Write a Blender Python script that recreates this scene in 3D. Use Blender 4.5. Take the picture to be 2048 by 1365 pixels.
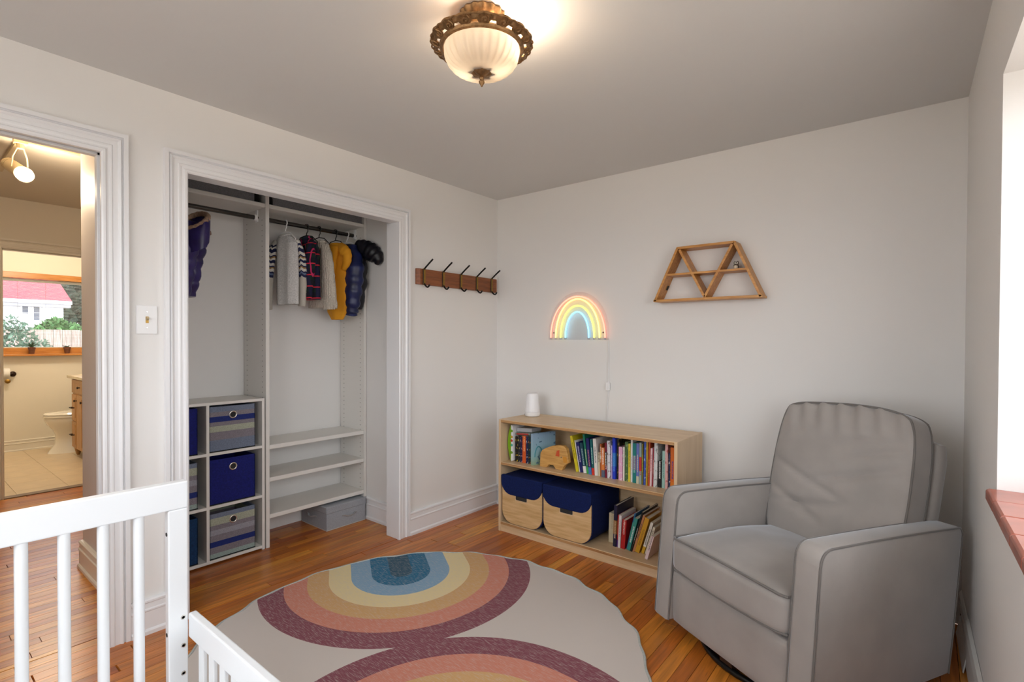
import bpy, bmesh, math, random
from mathutils import Vector, Matrix, noise as mnoise
random.seed(7)
PI = math.pi
for o in list(bpy.data.objects): bpy.data.objects.remove(o)
S = bpy.context.scene
COL = S.collection
def srgb(r, g, b):
    f = lambda c: (c/255/12.92) if c/255 <= .04045 else ((c/255+.055)/1.055)**2.4
    return (f(r), f(g), f(b), 1.0)

# ------------------------------------------------------------------ camera
cam_d = bpy.data.cameras.new('camera'); cam = bpy.data.objects.new('camera', cam_d); COL.objects.link(cam)
yaw, pitch, roll = (math.radians(a) for a in (38.7782, -.7057, .2304))
FX, PX, PY = 1027.99, 1027.117, 693.985
Fw = Vector((-math.sin(yaw)*math.cos(pitch), math.cos(yaw)*math.cos(pitch), math.sin(pitch)))
Rt = Vector((math.cos(yaw), math.sin(yaw), 0)); Up = Rt.cross(Fw)
Rt, Up = Rt*math.cos(roll)+Up*math.sin(roll), -Rt*math.sin(roll)+Up*math.cos(roll)
mx = Matrix((Rt, Up, -Fw)).transposed().to_4x4(); mx.translation = (2.6329, -3.0685, 1.2792)
cam.matrix_world = mx
cam_d.sensor_fit = 'HORIZONTAL'; cam_d.sensor_width = 36; cam_d.lens = FX/2048*36
cam_d.shift_x = -(PX-1024)/2048; cam_d.shift_y = (PY-682.5)/2048
cam_d.clip_start = .02; cam_d.clip_end = 300
S.camera = cam

# ------------------------------------------------------------------ sky, sun, exposure
SKY_STRENGTH = 4.0
wd = bpy.data.worlds.new('sky'); S.world = wd; wd.use_nodes = True
wn = wd.node_tree.nodes; wl = wd.node_tree.links
bg = wn['Background']; bg.inputs['Color'].default_value = (.94, .965, 1.0, 1); bg.inputs['Strength'].default_value = SKY_STRENGTH
sd = bpy.data.lights.new('sun', 'SUN'); sd.energy = 5; sd.angle = .02; sd.color = (1, .95, .88)
so = bpy.data.objects.new('sun', sd); COL.objects.link(so)
so.rotation_euler = Vector((.12, .72, .68)).to_track_quat('Z', 'Y').to_euler(); so.location = (0, 20, 20)
S.view_settings.view_transform = 'Standard'; S.view_settings.look = 'None'
S.view_settings.gamma = 1; S.view_settings.use_curve_mapping = False
S.view_settings.exposure = 0.52
RW_TH = math.radians(1.3)                       # the window wall is slightly out of square
RWM = Matrix.Translation((2.768, 0, 0)) @ Matrix.Rotation(RW_TH, 4, 'Z')
def portal(name, M, w, h):
    d = bpy.data.lights.new(name, 'AREA'); d.shape = 'RECTANGLE'; d.size = w; d.size_y = h; d.cycles.is_portal = True
    o = bpy.data.objects.new(name, d); COL.objects.link(o); o.matrix_world = M; return o
portal('bedroom_window_portal', RWM @ Matrix.Translation((.2, -1.98, 1.45)) @ Matrix.Rotation(PI/2, 4, 'Y') , 1.16, 1.8)
portal('added_fill_window_portal', Matrix.Translation((1.45, -3.86, 1.5)) @ Matrix.Rotation(PI/2, 4, 'X'), 2.0, 1.4)  # guides sky light through the added window behind the camera
portal('bathroom_window_portal', Matrix.Translation((-5.53, -1.75, 1.54)) @ Matrix.Rotation(-PI/2, 4, 'Y'), .75, .9)

# ------------------------------------------------------------------ material helpers
MATS = {}
def nodes_of(name):
    m = bpy.data.materials.new(name); m.use_nodes = True
    nt = m.node_tree; b = nt.nodes['Principled BSDF']; MATS[name] = m
    return m, nt, nt.nodes, nt.links, b
def setp(b, **k):
    for a, v in k.items():
        n = {'rough': 'Roughness', 'metal': 'Metallic', 'sheen': 'Sheen Weight', 'coat': 'Coat Weight', 'spec': 'Specular IOR Level',
             'trans': 'Transmission Weight', 'ior': 'IOR', 'coatr': 'Coat Roughness', 'emis': 'Emission Color', 'es': 'Emission Strength', 'alpha': 'Alpha'}[a]
        b.inputs[n].default_value = v
def M(name, col, noise=None, bump=None, var=.12, stretch=(1, 1, 1), **k):
    """plain surface with fine colour noise and relief"""
    m, nt, N, L, b = nodes_of(name)
    b.inputs['Base Color'].default_value = col; b.inputs['Roughness'].default_value = .55
    setp(b, **k)
    if noise or bump:
        tc = N.new('ShaderNodeTexCoord'); mp = N.new('ShaderNodeMapping'); L.new(tc.outputs['Object'], mp.inputs[0]); mp.inputs['Scale'].default_value = stretch
    if noise:
        nz = N.new('ShaderNodeTexNoise'); nz.inputs['Scale'].default_value = noise; nz.inputs['Detail'].default_value = 5; L.new(mp.outputs[0], nz.inputs[0])
        rp = N.new('ShaderNodeValToRGB'); L.new(nz.outputs[0], rp.inputs[0])
        rp.color_ramp.elements[0].position = .3; rp.color_ramp.elements[1].position = .7
        rp.color_ramp.elements[0].color = tuple(c*(1-var) for c in col[:3])+(1,); rp.color_ramp.elements[1].color = tuple(min(1, c*(1+var)) for c in col[:3])+(1,)
        L.new(rp.outputs[0], b.inputs['Base Color'])
    if bump:
        n2 = N.new('ShaderNodeTexNoise'); n2.inputs['Scale'].default_value = bump[0]; n2.inputs['Detail'].default_value = 3; L.new(mp.outputs[0], n2.inputs[0])
        bp = N.new('ShaderNodeBump'); bp.inputs['Strength'].default_value = bump[1]; bp.inputs['Distance'].default_value = .004
        L.new(n2.outputs[0], bp.inputs['Height']); L.new(bp.outputs[0], b.inputs['Normal'])
    return m
def wood(name, c1, c2, stretch, scale=6, rnd=False, **k):
    """grain running along the axis with the smallest stretch"""
    m, nt, N, L, b = nodes_of(name); b.inputs['Roughness'].default_value = .45; setp(b, **k)
    tc = N.new('ShaderNodeTexCoord'); mp = N.new('ShaderNodeMapping'); mp.inputs['Scale'].default_value = stretch
    if rnd:
        oi = N.new('ShaderNodeObjectInfo'); mu = N.new('ShaderNodeMath'); mu.operation = 'MULTIPLY'; mu.inputs[1].default_value = 37
        cb = N.new('ShaderNodeCombineXYZ'); L.new(oi.outputs['Random'], mu.inputs[0])
        for i in range(3): L.new(mu.outputs[0], cb.inputs[i])
        L.new(cb.outputs[0], mp.inputs['Location'])
    L.new(tc.outputs['Object'], mp.inputs[0])
    nz = N.new('ShaderNodeTexNoise'); nz.inputs['Scale'].default_value = scale; nz.inputs['Detail'].default_value = 6; nz.inputs['Distortion'].default_value = .6
    L.new(mp.outputs[0], nz.inputs[0])
    rp = N.new('ShaderNodeValToRGB'); L.new(nz.outputs[0], rp.inputs[0]); e = rp.color_ramp.elements
    e[0].position = .3; e[0].color = c1; e[1].position = .68; e[1].color = c2
    L.new(rp.outputs[0], b.inputs['Base Color'])
    bp = N.new('ShaderNodeBump'); bp.inputs['Strength'].default_value = .08; bp.inputs['Distance'].default_value = .002
    L.new(nz.outputs[0], bp.inputs['Height']); L.new(bp.outputs[0], b.inputs['Normal'])
    return m
def bands(name, axis, stops, lo, hi, weave=400, var=.16, **k):
    """flat colour bands along an object axis: stops = [(position 0..1, colour)]; woven heather noise on top"""
    m, nt, N, L, b = nodes_of(name); b.inputs['Roughness'].default_value = .85; setp(b, **k)
    tc = N.new('ShaderNodeTexCoord'); sx = N.new('ShaderNodeSeparateXYZ'); L.new(tc.outputs['Object'], sx.inputs[0])
    mr = N.new('ShaderNodeMapRange'); mr.inputs['From Min'].default_value = lo; mr.inputs['From Max'].default_value = hi
    L.new(sx.outputs['XYZ'.index(axis)], mr.inputs['Value'])
    rp = N.new('ShaderNodeValToRGB'); rp.color_ramp.interpolation = 'CONSTANT'; L.new(mr.outputs[0], rp.inputs[0])
    e = rp.color_ramp.elements; e[0].position = stops[0][0]; e[0].color = stops[0][1]; e[1].position = stops[1][0]; e[1].color = stops[1][1]
    for p, c in stops[2:]: x = e.new(p); x.color = c
    nz = N.new('ShaderNodeTexNoise'); nz.inputs['Scale'].default_value = weave; nz.inputs['Detail'].default_value = 2; L.new(tc.outputs['Object'], nz.inputs[0])
    mr2 = N.new('ShaderNodeMapRange'); mr2.inputs['From Min'].default_value = .3; mr2.inputs['From Max'].default_value = .7; mr2.inputs['To Min'].default_value = 1-var; mr2.inputs['To Max'].default_value = 1+var
    L.new(nz.outputs[0], mr2.inputs['Value'])
    mxn = N.new('ShaderNodeVectorMath'); mxn.operation = 'SCALE'; L.new(rp.outputs[0], mxn.inputs[0]); L.new(mr2.outputs[0], mxn.inputs['Scale'])
    L.new(mxn.outputs[0], b.inputs['Base Color'])
    return m

# ------------------------------------------------------------------ mesh helpers
class MB:
    def __init__(s): s.v = []; s.f = []
    def add(s, vs, fs):
        o = len(s.v); s.v += [tuple(p) for p in vs]; s.f += [tuple(i+o for i in f) for f in fs]; return s
    def box(s, x0, x1, y0, y1, z0, z1):
        x0, x1 = sorted((x0, x1)); y0, y1 = sorted((y0, y1)); z0, z1 = sorted((z0, z1))
        return s.add([(x0,y0,z0),(x1,y0,z0),(x1,y1,z0),(x0,y1,z0),(x0,y0,z1),(x1,y0,z1),(x1,y1,z1),(x0,y1,z1)],
                     [(0,3,2,1),(4,5,6,7),(0,1,5,4),(1,2,6,5),(2,3,7,6),(3,0,4,7)])
    def prism(s, pts, plane, a, b):
        n = len(pts); P = {'xz': lambda p, q, t: (p, t, q), 'yz': lambda p, q, t: (t, p, q), 'xy': lambda p, q, t: (p, q, t)}[plane]
        vs = [P(p, q, a) for p, q in pts]+[P(p, q, b) for p, q in pts]
        return s.add(vs, [tuple(range(n))[::-1], tuple(range(n, 2*n))]+[(i, (i+1) % n, n+(i+1) % n, n+i) for i in range(n)])
    def loft(s, rings, closed=False, cap=True):
        n = len(rings[0]); vs = [p for r in rings for p in r]; fs = []; k = len(rings)
        for i in range(k if closed else k-1):
            for j in range(n):
                a = i*n+j; b_ = i*n+(j+1) % n; c = ((i+1) % k)*n+(j+1) % n; d = ((i+1) % k)*n+j
                fs.append((a, b_, c, d))
        if cap and not closed: fs += [tuple(range(n))[::-1], tuple(range((k-1)*n, k*n))]
        return s.add(vs, fs)
    def tube(s, path, r, n=8, closed=False, flat=1.0):
        P = [Vector(p) for p in path]; k = len(P); rings = []; prev = None
        for i, p in enumerate(P):
            t = (P[(i+1) % k]-P[i-1]) if closed else (P[min(i+1, k-1)]-P[max(i-1, 0)])
            t.normalize()
            if prev is None: a = t.orthogonal().normalized()
            else:
                a = prev-t*prev.dot(t)
                a = a.normalized() if a.length > 1e-6 else t.orthogonal().normalized()
            prev = a; b = t.cross(a); rr = r[i] if isinstance(r, (list, tuple)) else r
            rings.append([p+a*math.cos(2*PI*j/n)*rr+b*math.sin(2*PI*j/n)*rr*flat for j in range(n)])
        return s.loft(rings, closed)
    def lathe(s, prof, n=24, c=(0, 0, 0)):
        rings = [[(c[0]+max(r, 1e-4)*math.cos(2*PI*j/n), c[1]+max(r, 1e-4)*math.sin(2*PI*j/n), c[2]+z) for j in range(n)] for r, z in prof]
        return s.loft(rings)
    def rbox(s, c, half, r, n=6, fn=None):
        """rounded box (cushion): n cells a side; fn(p) may move a point"""
        hx, hy, hz = half; idx = {}; vs = []; fs = []
        def vert(i, j, k):
            key = (i, j, k)
            if key not in idx:
                p = Vector(((2*i/n-1), (2*j/n-1), (2*k/n-1)))
                q = Vector((p.x*hx, p.y*hy, p.z*hz)); inner = Vector((max(-hx+r, min(hx-r, q.x)), max(-hy+r, min(hy-r, q.y)), max(-hz+r, min(hz-r, q.z))))
                d = q-inner
                if d.length > 1e-9: q = inner+d.normalized()*r
                q = q+Vector(c)
                if fn: q = Vector(fn(q))
                idx[key] = len(vs); vs.append(q)
            return idx[key]
        R = range(n)
        for a in R:
            for b in R:
                fs += [(vert(a,b,0),vert(a,b+1,0),vert(a+1,b+1,0),vert(a+1,b,0)), (vert(a,b,n),vert(a+1,b,n),vert(a+1,b+1,n),vert(a,b+1,n)),
                       (vert(a,0,b),vert(a+1,0,b),vert(a+1,0,b+1),vert(a,0,b+1)), (vert(a,n,b),vert(a,n,b+1),vert(a+1,n,b+1),vert(a+1,n,b)),
                       (vert(0,a,b),vert(0,a,b+1),vert(0,a+1,b+1),vert(0,a+1,b)), (vert(n,a,b),vert(n,a+1,b),vert(n,a+1,b+1),vert(n,a,b+1))]
        return s.add(vs, fs)
    def build(s, name, mat, parent=None, smooth=False, bevel=0, seg=2, xf=None, sub=0):
        vs = s.v
        if xf is not None: vs = [tuple(xf @ Vector(p)) for p in vs]
        loc = (0, 0, 0)
        if parent is None:
            xs, ys, zs = zip(*vs); loc = ((min(xs)+max(xs))/2, (min(ys)+max(ys))/2, min(zs))
            vs = [(x-loc[0], y-loc[1], z-loc[2]) for x, y, z in vs]
        me = bpy.data.meshes.new(name); me.from_pydata(vs, [], s.f)
        bm = bmesh.new(); bm.from_mesh(me); bmesh.ops.recalc_face_normals(bm, faces=bm.faces); bm.to_mesh(me); bm.free()
        me.update(); me.materials.append(mat)
        o = bpy.data.objects.new(name, me); COL.objects.link(o); o.location = loc
        if parent is not None: o.parent = parent
        if smooth:
            for p in me.polygons: p.use_smooth = True
            me.set_sharp_from_angle(angle=math.radians(smooth if smooth is not True else 50))
        if bevel:
            bv = o.modifiers.new('bevel', 'BEVEL'); bv.width = bevel; bv.segments = seg; bv.limit_method = 'ANGLE'; bv.angle_limit = .6
        if sub: sb = o.modifiers.new('sub', 'SUBSURF'); sb.levels = sub; sb.render_levels = sub
        return o
def tag(o, label=None, cat=None, group=None, kind=None):
    for k, v in (('label', label), ('category', cat), ('group', group), ('kind', kind)):
        if v: o[k] = v
    return o
def thing(name, label, cat, loc=(0, 0, 0), rz=0, group=None):
    o = bpy.data.objects.new(name, None); COL.objects.link(o); o.location = loc; o.rotation_euler = (0, 0, rz); o.empty_display_size = .1
    return tag(o, label, cat, group)
def struct(o): o['kind'] = 'structure'; return o
def bx(*a): return MB().box(*a)
def copy_tree(o, parent=None):
    c = o.copy(); COL.objects.link(c); c.parent = parent
    for ch in list(o.children): copy_tree(ch, c)
    return c
def rrect(x0, x1, z0, z1, rb, rt, n=6):
    """outline with bottom radius rb, top radius rt"""
    out = []
    for cx, cz, r, a0 in ((x0+rb, z0+rb, rb, PI), (x1-rb, z0+rb, rb, 1.5*PI), (x1-rt, z1-rt, rt, 0), (x0+rt, z1-rt, rt, .5*PI)):
        for i in range(n+1): a = a0+i*PI/2/n; out.append((cx+r*math.cos(a), cz+r*math.sin(a)))
    return out

# ------------------------------------------------------------------ materials
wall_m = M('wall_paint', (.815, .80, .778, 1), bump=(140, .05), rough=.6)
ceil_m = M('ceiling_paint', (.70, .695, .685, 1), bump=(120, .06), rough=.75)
trim_m = M('trim_gloss_paint', (.83, .83, .84, 1), rough=.28)
cream_m = M('bath_paint', (.80, .745, .64, 1), rough=.6)
hall_m = M('hall_paint', (.78, .72, .62, 1), rough=.55)
melamine_m = M('white_melamine', (.79, .765, .72, 1), rough=.4)
dark_m = M('dark_void', (.02, .02, .02, 1), rough=.8)
crib_m = M('crib_enamel', (.84, .86, .88, 1), rough=.35)
brass_m = M('aged_brass', srgb(150, 118, 60), noise=60, rough=.35, metal=1)
chrome_m = M('nickel', (.75, .72, .68, 1), rough=.2, metal=1)
black_m = M('black_metal', (.012, .011, .01, 1), rough=.35, metal=.6)
plastic_m = M('white_plastic', (.86, .86, .86, 1), rough=.35)
rug_m = None
birch_m = wood('birch_plywood', srgb(206, 174, 132), srgb(224, 196, 158), (2, 10, 20), 2.2, rough=.38)
birchv_m = wood('birch_plywood_upright', srgb(210, 180, 142), srgb(222, 194, 158), (9, 9, 1.2), 2.2, rough=.4)
plyedge_m = wood('plywood_edge', srgb(150, 100, 56), srgb(205, 162, 110), (1, 1, 90), 3, rough=.5)
bamboo_m = wood('bamboo', srgb(182, 120, 50), srgb(214, 156, 84), (3, 20, 20), 3, rough=.4)
walnut_m = wood('walnut', srgb(112, 60, 28), srgb(148, 86, 46), (22, 2, 22), 3, rough=.4)
oakdoor_m = wood('blond_wood_front', srgb(198, 158, 104), srgb(226, 192, 142), (1.6, 10, 16), 3.4, rough=.42)
toywood_m = wood('toy_wood', srgb(190, 138, 70), srgb(218, 170, 100), (3, 16, 26), 3, rough=.45)
honey_m = wood('honey_wood_trim', srgb(176, 108, 44), srgb(206, 142, 72), (20, 2, 20), 3, rough=.35)
navyfelt_m = M('navy_felt', srgb(18, 32, 80), noise=220, var=.35, rough=.95, spec=.2)
hallfloor_rnd = None

def plank_material(name, stops, rough=.22):
    m, nt, N, L, b = nodes_of(name)
    oi = N.new('ShaderNodeObjectInfo'); rp = N.new('ShaderNodeValToRGB'); L.new(oi.outputs['Random'], rp.inputs[0]); e = rp.color_ramp.elements
    e[0].position = 0; e[0].color = stops[0]; e[1].position = 1; e[1].color = stops[-1]
    for i, c in enumerate(stops[1:-1]): x = e.new((i+1)/(len(stops)-1)); x.color = c
    g = N.new('ShaderNodeNewGeometry'); mu = N.new('ShaderNodeMath'); mu.operation = 'MULTIPLY'; mu.inputs[1].default_value = 53; L.new(oi.outputs['Random'], mu.inputs[0])
    cb = N.new('ShaderNodeCombineXYZ'); L.new(mu.outputs[0], cb.inputs[0]); L.new(mu.outputs[0], cb.inputs[1])
    ad = N.new('ShaderNodeVectorMath'); L.new(g.outputs['Position'], ad.inputs[0]); L.new(cb.outputs[0], ad.inputs[1])
    mp = N.new('ShaderNodeMapping'); mp.inputs['Scale'].default_value = (34, 2.2, 1); L.new(ad.outputs[0], mp.inputs[0])
    nz = N.new('ShaderNodeTexNoise'); nz.inputs['Scale'].default_value = 1.6; nz.inputs['Detail'].default_value = 7; nz.inputs['Distortion'].default_value = .9; L.new(mp.outputs[0], nz.inputs[0])
    mr = N.new('ShaderNodeMapRange'); mr.inputs['From Min'].default_value = .3; mr.inputs['From Max'].default_value = .72; mr.inputs['To Min'].default_value = .62; mr.inputs['To Max'].default_value = 1.22; L.new(nz.outputs[0], mr.inputs[0])
    vm = N.new('ShaderNodeVectorMath'); vm.operation = 'SCALE'; L.new(rp.outputs[0], vm.inputs[0]); L.new(mr.outputs[0], vm.inputs['Scale'])
    # sparse dark streaks of heartwood
    n2 = N.new('ShaderNodeTexNoise'); n2.inputs['Scale'].default_value = 2.2; n2.inputs['Detail'].default_value = 3; L.new(mp.outputs[0], n2.inputs[0])
    r2 = N.new('ShaderNodeMapRange'); r2.inputs['From Min'].default_value = .70; r2.inputs['From Max'].default_value = .80; L.new(n2.outputs[0], r2.inputs[0])
    mi = N.new('ShaderNodeMix'); mi.data_type = 'RGBA'; L.new(r2.outputs[0], mi.inputs['Factor']); L.new(vm.outputs[0], mi.inputs['A']); mi.inputs['B'].default_value = srgb(74, 34, 14)
    L.new(mi.outputs['Result'], b.inputs['Base Color']); setp(b, rough=.3, coat=.12, coatr=.22)
    bp = N.new('ShaderNodeBump'); bp.inputs['Strength'].default_value = .12; bp.inputs['Distance'].default_value = .001; L.new(nz.outputs[0], bp.inputs['Height']); L.new(bp.outputs[0], b.inputs['Normal'])
    return m
plank_m = plank_material('oak_strip_boards', [srgb(160, 80, 28), srgb(204, 124, 46), srgb(180, 96, 34), srgb(226, 154, 60), srgb(166, 84, 34), srgb(214, 136, 50), srgb(192, 110, 40)])
subfloor_m = M('board_gap', srgb(52, 26, 12), rough=.8)

# ------------------------------------------------------------------ setting: floors
H = 2.376
floor = struct(bx(-.80, 2.95, -3.75, 0, -.06, -.008).build('floor', subfloor_m))
hfloor = struct(bx(-3.14, -.11, -3.6, -.9, -.07, -.0085).build('floor_hall', subfloor_m))
def unit_board():
    b = MB(); e = .012
    b.add([(0,0,0),(1,0,0),(1,1,0),(0,1,0),(e,.002,1),(1-e,.002,1),(1-e,.998,1),(e,.998,1)],
          [(0,3,2,1),(4,5,6,7),(0,1,5,4),(1,2,6,5),(2,3,7,6),(3,0,4,7)])
    me = bpy.data.meshes.new('floor_board'); me.from_pydata(b.v, [], b.f); me.materials.append(plank_m); return me
UB = unit_board()
def lay(parent, x0, x1, y0, y1, w=.0572, lens=(.55, 1.5), skip=None):
    x = x0; i = 0
    while x < x1-.01:
        y = y0 - random.random()*.6
        while y < y1:
            l = random.uniform(*lens); a = max(y, y0); b = min(y+l, y1)
            if b-a > .02 and not (skip and skip(x, a, b)):
                o = bpy.data.objects.new('floor_board', UB); COL.objects.link(o); o.parent = parent
                pl = parent.location
                ww = min(w, x1-x)
                o.location = (x-pl.x, a-pl.y, -.008-pl.z); o.scale = (ww-.0006, b-a-.0008, .008)
            y += l
        x += w; i += 1
# bedroom boards run along the closet wall
lay(floor, -.80, -.004, -2.27, -.85, lens=(.5, 1.2))
lay(floor, 0.0, 2.94, -3.75, 0, lens=(.7, 1.7), skip=lambda x, a, b: (x > 1.45 and b < -1.9) or (x > 2.1 and b < -1.3))
lay(hfloor, -3.06, -1.06, -3.3, -1.9, lens=(.5, 1.3))
lay(hfloor, -1.0586, -.118, -3.3, -2.345, lens=(.5, 1.3))
# bedroom doorway boards
lay(floor, -.114, .0, -3.27, -2.47, lens=(.9, 1.2))

# ------------------------------------------------------------------ setting: walls and ceilings
DY0, DY1, DZ = -3.27, -2.475, 2.05        # bedroom doorway
CY0, CY1, CZ = -2.172, -.976, 2.03        # closet opening
w = MB()
T = -.11
for y0, y1, z0, z1 in ((-3.75, DY0-.02, 0, H), (DY0-.02, DY1+.02, DZ+.02, H), (DY1+.02, CY0-.02, 0, H), (CY0-.02, CY1+.02, CZ+.02, H), (CY1+.02, 0, 0, H)):
    w.box(-.07 if y0 == CY0-.02 else T, 0, y0, y1, z0, z1)
struct(w.build('wall_left', wall_m))
struct(bx(-.11, 3.2, 0, .12, 0, H+.1).build('wall_back', wall_m))
w = MB(); VX0, VX1, VZ0, VZ1 = .45, 2.45, .80, 2.20       # opening for an unseen window, added behind the camera to brighten the room
for x0, x1, z0, z1 in ((-.11, VX0, 0, H+.1), (VX1, 3.3, 0, H+.1), (VX0, VX1, 0, VZ0), (VX0, VX1, VZ1, H+.1)): w.box(x0, x1, -3.87, -3.75, z0, z1)
struct(w.build('wall_rear', wall_m))
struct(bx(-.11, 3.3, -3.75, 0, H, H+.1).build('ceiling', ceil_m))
# right wall with the deep window opening (local frame of the wall: n outwards, l along)
WL0, WL1, WZ0, WZ1 = -2.88, -1.08, .862, 2.032
w = MB(); D = .24
for l0, l1, z0, z1 in ((-3.9, WL0, 0, H+.05), (WL1, .1, 0, H+.05), (WL0, WL1, 0, WZ0-.014), (WL0, WL1, WZ1, H+.05)):
    w.box(0, D, l0, l1, z0, z1)
struct(w.build('wall_right', wall_m, xf=RWM))
# closet shell
struct(bx(-.90, -.80, -2.27, -.85, 0, H).build('wall_closet_back', wall_m))
struct(bx(-.90, T, -.85, -.75, 0, H).build('wall_closet_right', wall_m))
struct(bx(-1.05, T, -2.34, -2.27, 0, 2.42).build('wall_closet_left', M('mauve_grey_paint', (.66, .60, .57, 1), rough=.5)))
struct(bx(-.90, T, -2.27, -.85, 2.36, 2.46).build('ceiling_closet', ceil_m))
struct(bx(-1.05, -.90, -2.27, -.75, 0, 2.42).build('wall_hall_corner', hall_m))
# hall
BD0, BD1, BZ = -2.43, -1.62, 2.0
w = MB()
for y0, y1, z0, z1 in ((-3.6, BD0-.02, 0, 2.42), (BD0-.02, BD1+.02, BZ+.02, 2.42), (BD1+.02, -.9, 0, 2.42)): w.box(-3.2, -3.08, y0, y1, z0, z1)
struct(w.build('wall_hall_far', hall_m))
struct(bx(-3.2, -.11, -3.7, -3.6, 0, 2.42).build('wall_hall_left', hall_m))
struct(bx(-3.2, -.9, -.9, -.8, 0, 2.42).build('wall_hall_right', hall_m))
struct(bx(-3.2, -.11, -3.7, -.8, 2.40, 2.47).build('ceiling_hall', M('hall_ceiling_paint', (.74, .68, .58, 1), rough=.6)))
# bathroom
QY0, QY1, QZ0, QZ1 = -2.45, -1.30, 1.115, 1.985
w = MB()
for y0, y1, z0, z1 in ((-3.0, QY0, 0, 2.42), (QY1, -1.1, 0, 2.42), (QY0, QY1, 0, QZ0), (QY0, QY1, QZ1, 2.42)): w.box(-5.54, -5.4, y0, y1, z0, z1)
struct(w.build('wall_bath_far', cream_m))
struct(bx(-5.54, -3.2, -1.1, -1.0, 0, 2.42).build('wall_bath_right', cream_m))
struct(bx(-5.54, -3.2, -3.1, -3.0, 0, 2.42).build('wall_bath_left', cream_m))
struct(bx(-5.54, -3.2, -3.1, -1.0, 2.40, 2.47).build('ceiling_bath', cream_m))
bfloor = struct(bx(-5.4, -3.12, -3.0, -1.1, -.07, -.012).build('floor_bath', M('grout', srgb(150, 128, 98), rough=.8)))
tile_m = M('beige_floor_tile', srgb(214, 194, 164), noise=7, var=.07, rough=.3)
for i in range(8):
    for j in range(6):
        x0 = -5.398+i*.30; y0 = -2.995+j*.3265
        if x0 > -3.13: continue
        x1 = min(x0+.2985, -3.12); y1 = min(y0+.325, -1.102)
        t = bx(x0, x1, y0, y1, -.012, 0).build('floor_tile', tile_m, bevel=.0015, seg=1)
        t.parent = bfloor; t.location = Vector(t.location)-bfloor.location
struct(bx(-3.13, -3.05, BD0, BD1, -.01, .008).build('trim_5', M('stone_threshold', srgb(128, 108, 88), noise=30, rough=.5), bevel=.003))

# ------------------------------------------------------------------ trim
CAS = [(0, 0), (0, .018), (.006, .022), (.014, .022), (.018, .016), (.024, .0155), (.03, .0175), (.036, .0175), (.04, .0145), (.056, .014), (.060, .019), (.066, .022), (.072, .012), (.074, .012), (.076, .021), (.092, .021), (.092, 0)]
def casing(name, y0, y1, zt, side=1, x=0.0, mat=trim_m, sc=1.0):
    rings = []
    for t, h in CAS:
        t *= sc
        rings.append([(x+side*h, y0-t, 0), (x+side*h, y0-t, zt+t), (x+side*h, y1+t, zt+t), (x+side*h, y1+t, 0)])
    b = MB(); n = 4; vs = [p for r in rings for p in r]; fs = []
    for i in range(len(rings)-1):
        for j in range(3): fs.append((i*n+j, i*n+j+1, (i+1)*n+j+1, (i+1)*n+j))
    for j in (0, 3): fs.append(tuple(i*n+j for i in range(len(rings))))
    b.add(vs, fs); return struct(b.build(name, mat))
casing('trim_1', DY0+.012, DY1-.012, DZ-.012)
casing('trim_2', CY0, CY1, CZ)
casing('trim_3', BD0, BD1, BZ, x=-3.08, mat=M('hall_trim', (.82, .77, .68, 1), rough=.35), sc=.8)
def jamb(name, y0, y1, zt, x0, x1, mat, stop=True):
    b = MB(); b.box(x0, x1, y0-.02, y0, 0, zt+.02).box(x0, x1, y1, y1+.02, 0, zt+.02).box(x0 if stop else -.07, x1, y0, y1, zt, zt+.02)
    if stop:
        xm = x0+.03
        b.box(xm, xm+.035, y0, y0+.012, 0, zt).box(xm, xm+.035, y1-.012, y1, 0, zt).box(xm, xm+.035, y0, y1, zt-.012, zt)
    return struct(b.build(name, mat, bevel=.002, seg=1))
j1 = jamb('door_1', DY0, DY1, DZ, -.11, .002, trim_m)
jamb('trim_4', CY0, CY1, CZ, -.11, .002, trim_m, stop=False)
jamb('door_2', BD0, BD1, BZ, -3.2, -3.078, MATS['hall_trim'])
# strike plate in the bedroom door jamb
sp = thing('strike_plate', 'small aged brass strike plate set in the white door jamb beside the light switch', 'latch', (-.022, DY1-.0005, .905))
bx(-.014, .016, -.002, 0, -.032, .03).build('plate', brass_m, sp, bevel=.001)
bx(-.006, .010, -.0025, -.0018, -.012, .012).build('latch_hole', dark_m, sp)
MB().prism([(.016, -.012), (.024, -.010), (.026, .010), (.016, .013)], 'xz', -.006, 0).build('lip', brass_m, sp)

BASE = [(0, 0), (.026, 0), (.0265, .016), (.022, .022), (.0185, .024), (.0185, .098), (.0225, .102), (.0225, .108), (.017, .112), (.0165, .134), (.020, .138), (.020, .146), (.012, .151), (0, .151)]
def sweep(name, p0, p1, nrm, mat=trim_m, prof=BASE):
    """baseboard from p0 to p1 (xy), nrm = direction out of the wall"""
    b = MB(); rings = [[(p[0]+nrm[0]*t, p[1]+nrm[1]*t, z) for t, z in prof] for p in (p0, p1)]
    b.loft(rings); return struct(b.build(name, mat))
sweep('baseboard_left', (0, CY1+.0925), (0, -.0), (1, 0))
sweep('baseboard_left_door', (0, DY1+.081), (0, CY0-.0925), (1, 0))
sweep('baseboard_left_rear', (0, -3.75), (0, DY0-.081), (1, 0))
sweep('baseboard_back', (.027, 0), (2.74, 0), (0, -1))
sweep('baseboard_rear', (.027, -3.75), (2.82, -3.75), (0, 1))
sweep('baseboard_closet', (-.80, -.85), (T-.001, -.85), (0, -1))
sweep('baseboard_hall', (T, -2.34), (-1.05, -2.34), (0, -1), MATS['hall_trim'])
sweep('baseboard_bath', (-5.4, -3.0), (-5.4, -1.1), (1, 0), MATS['hall_trim'], [(t, z*.82) for t, z in BASE])

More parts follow.
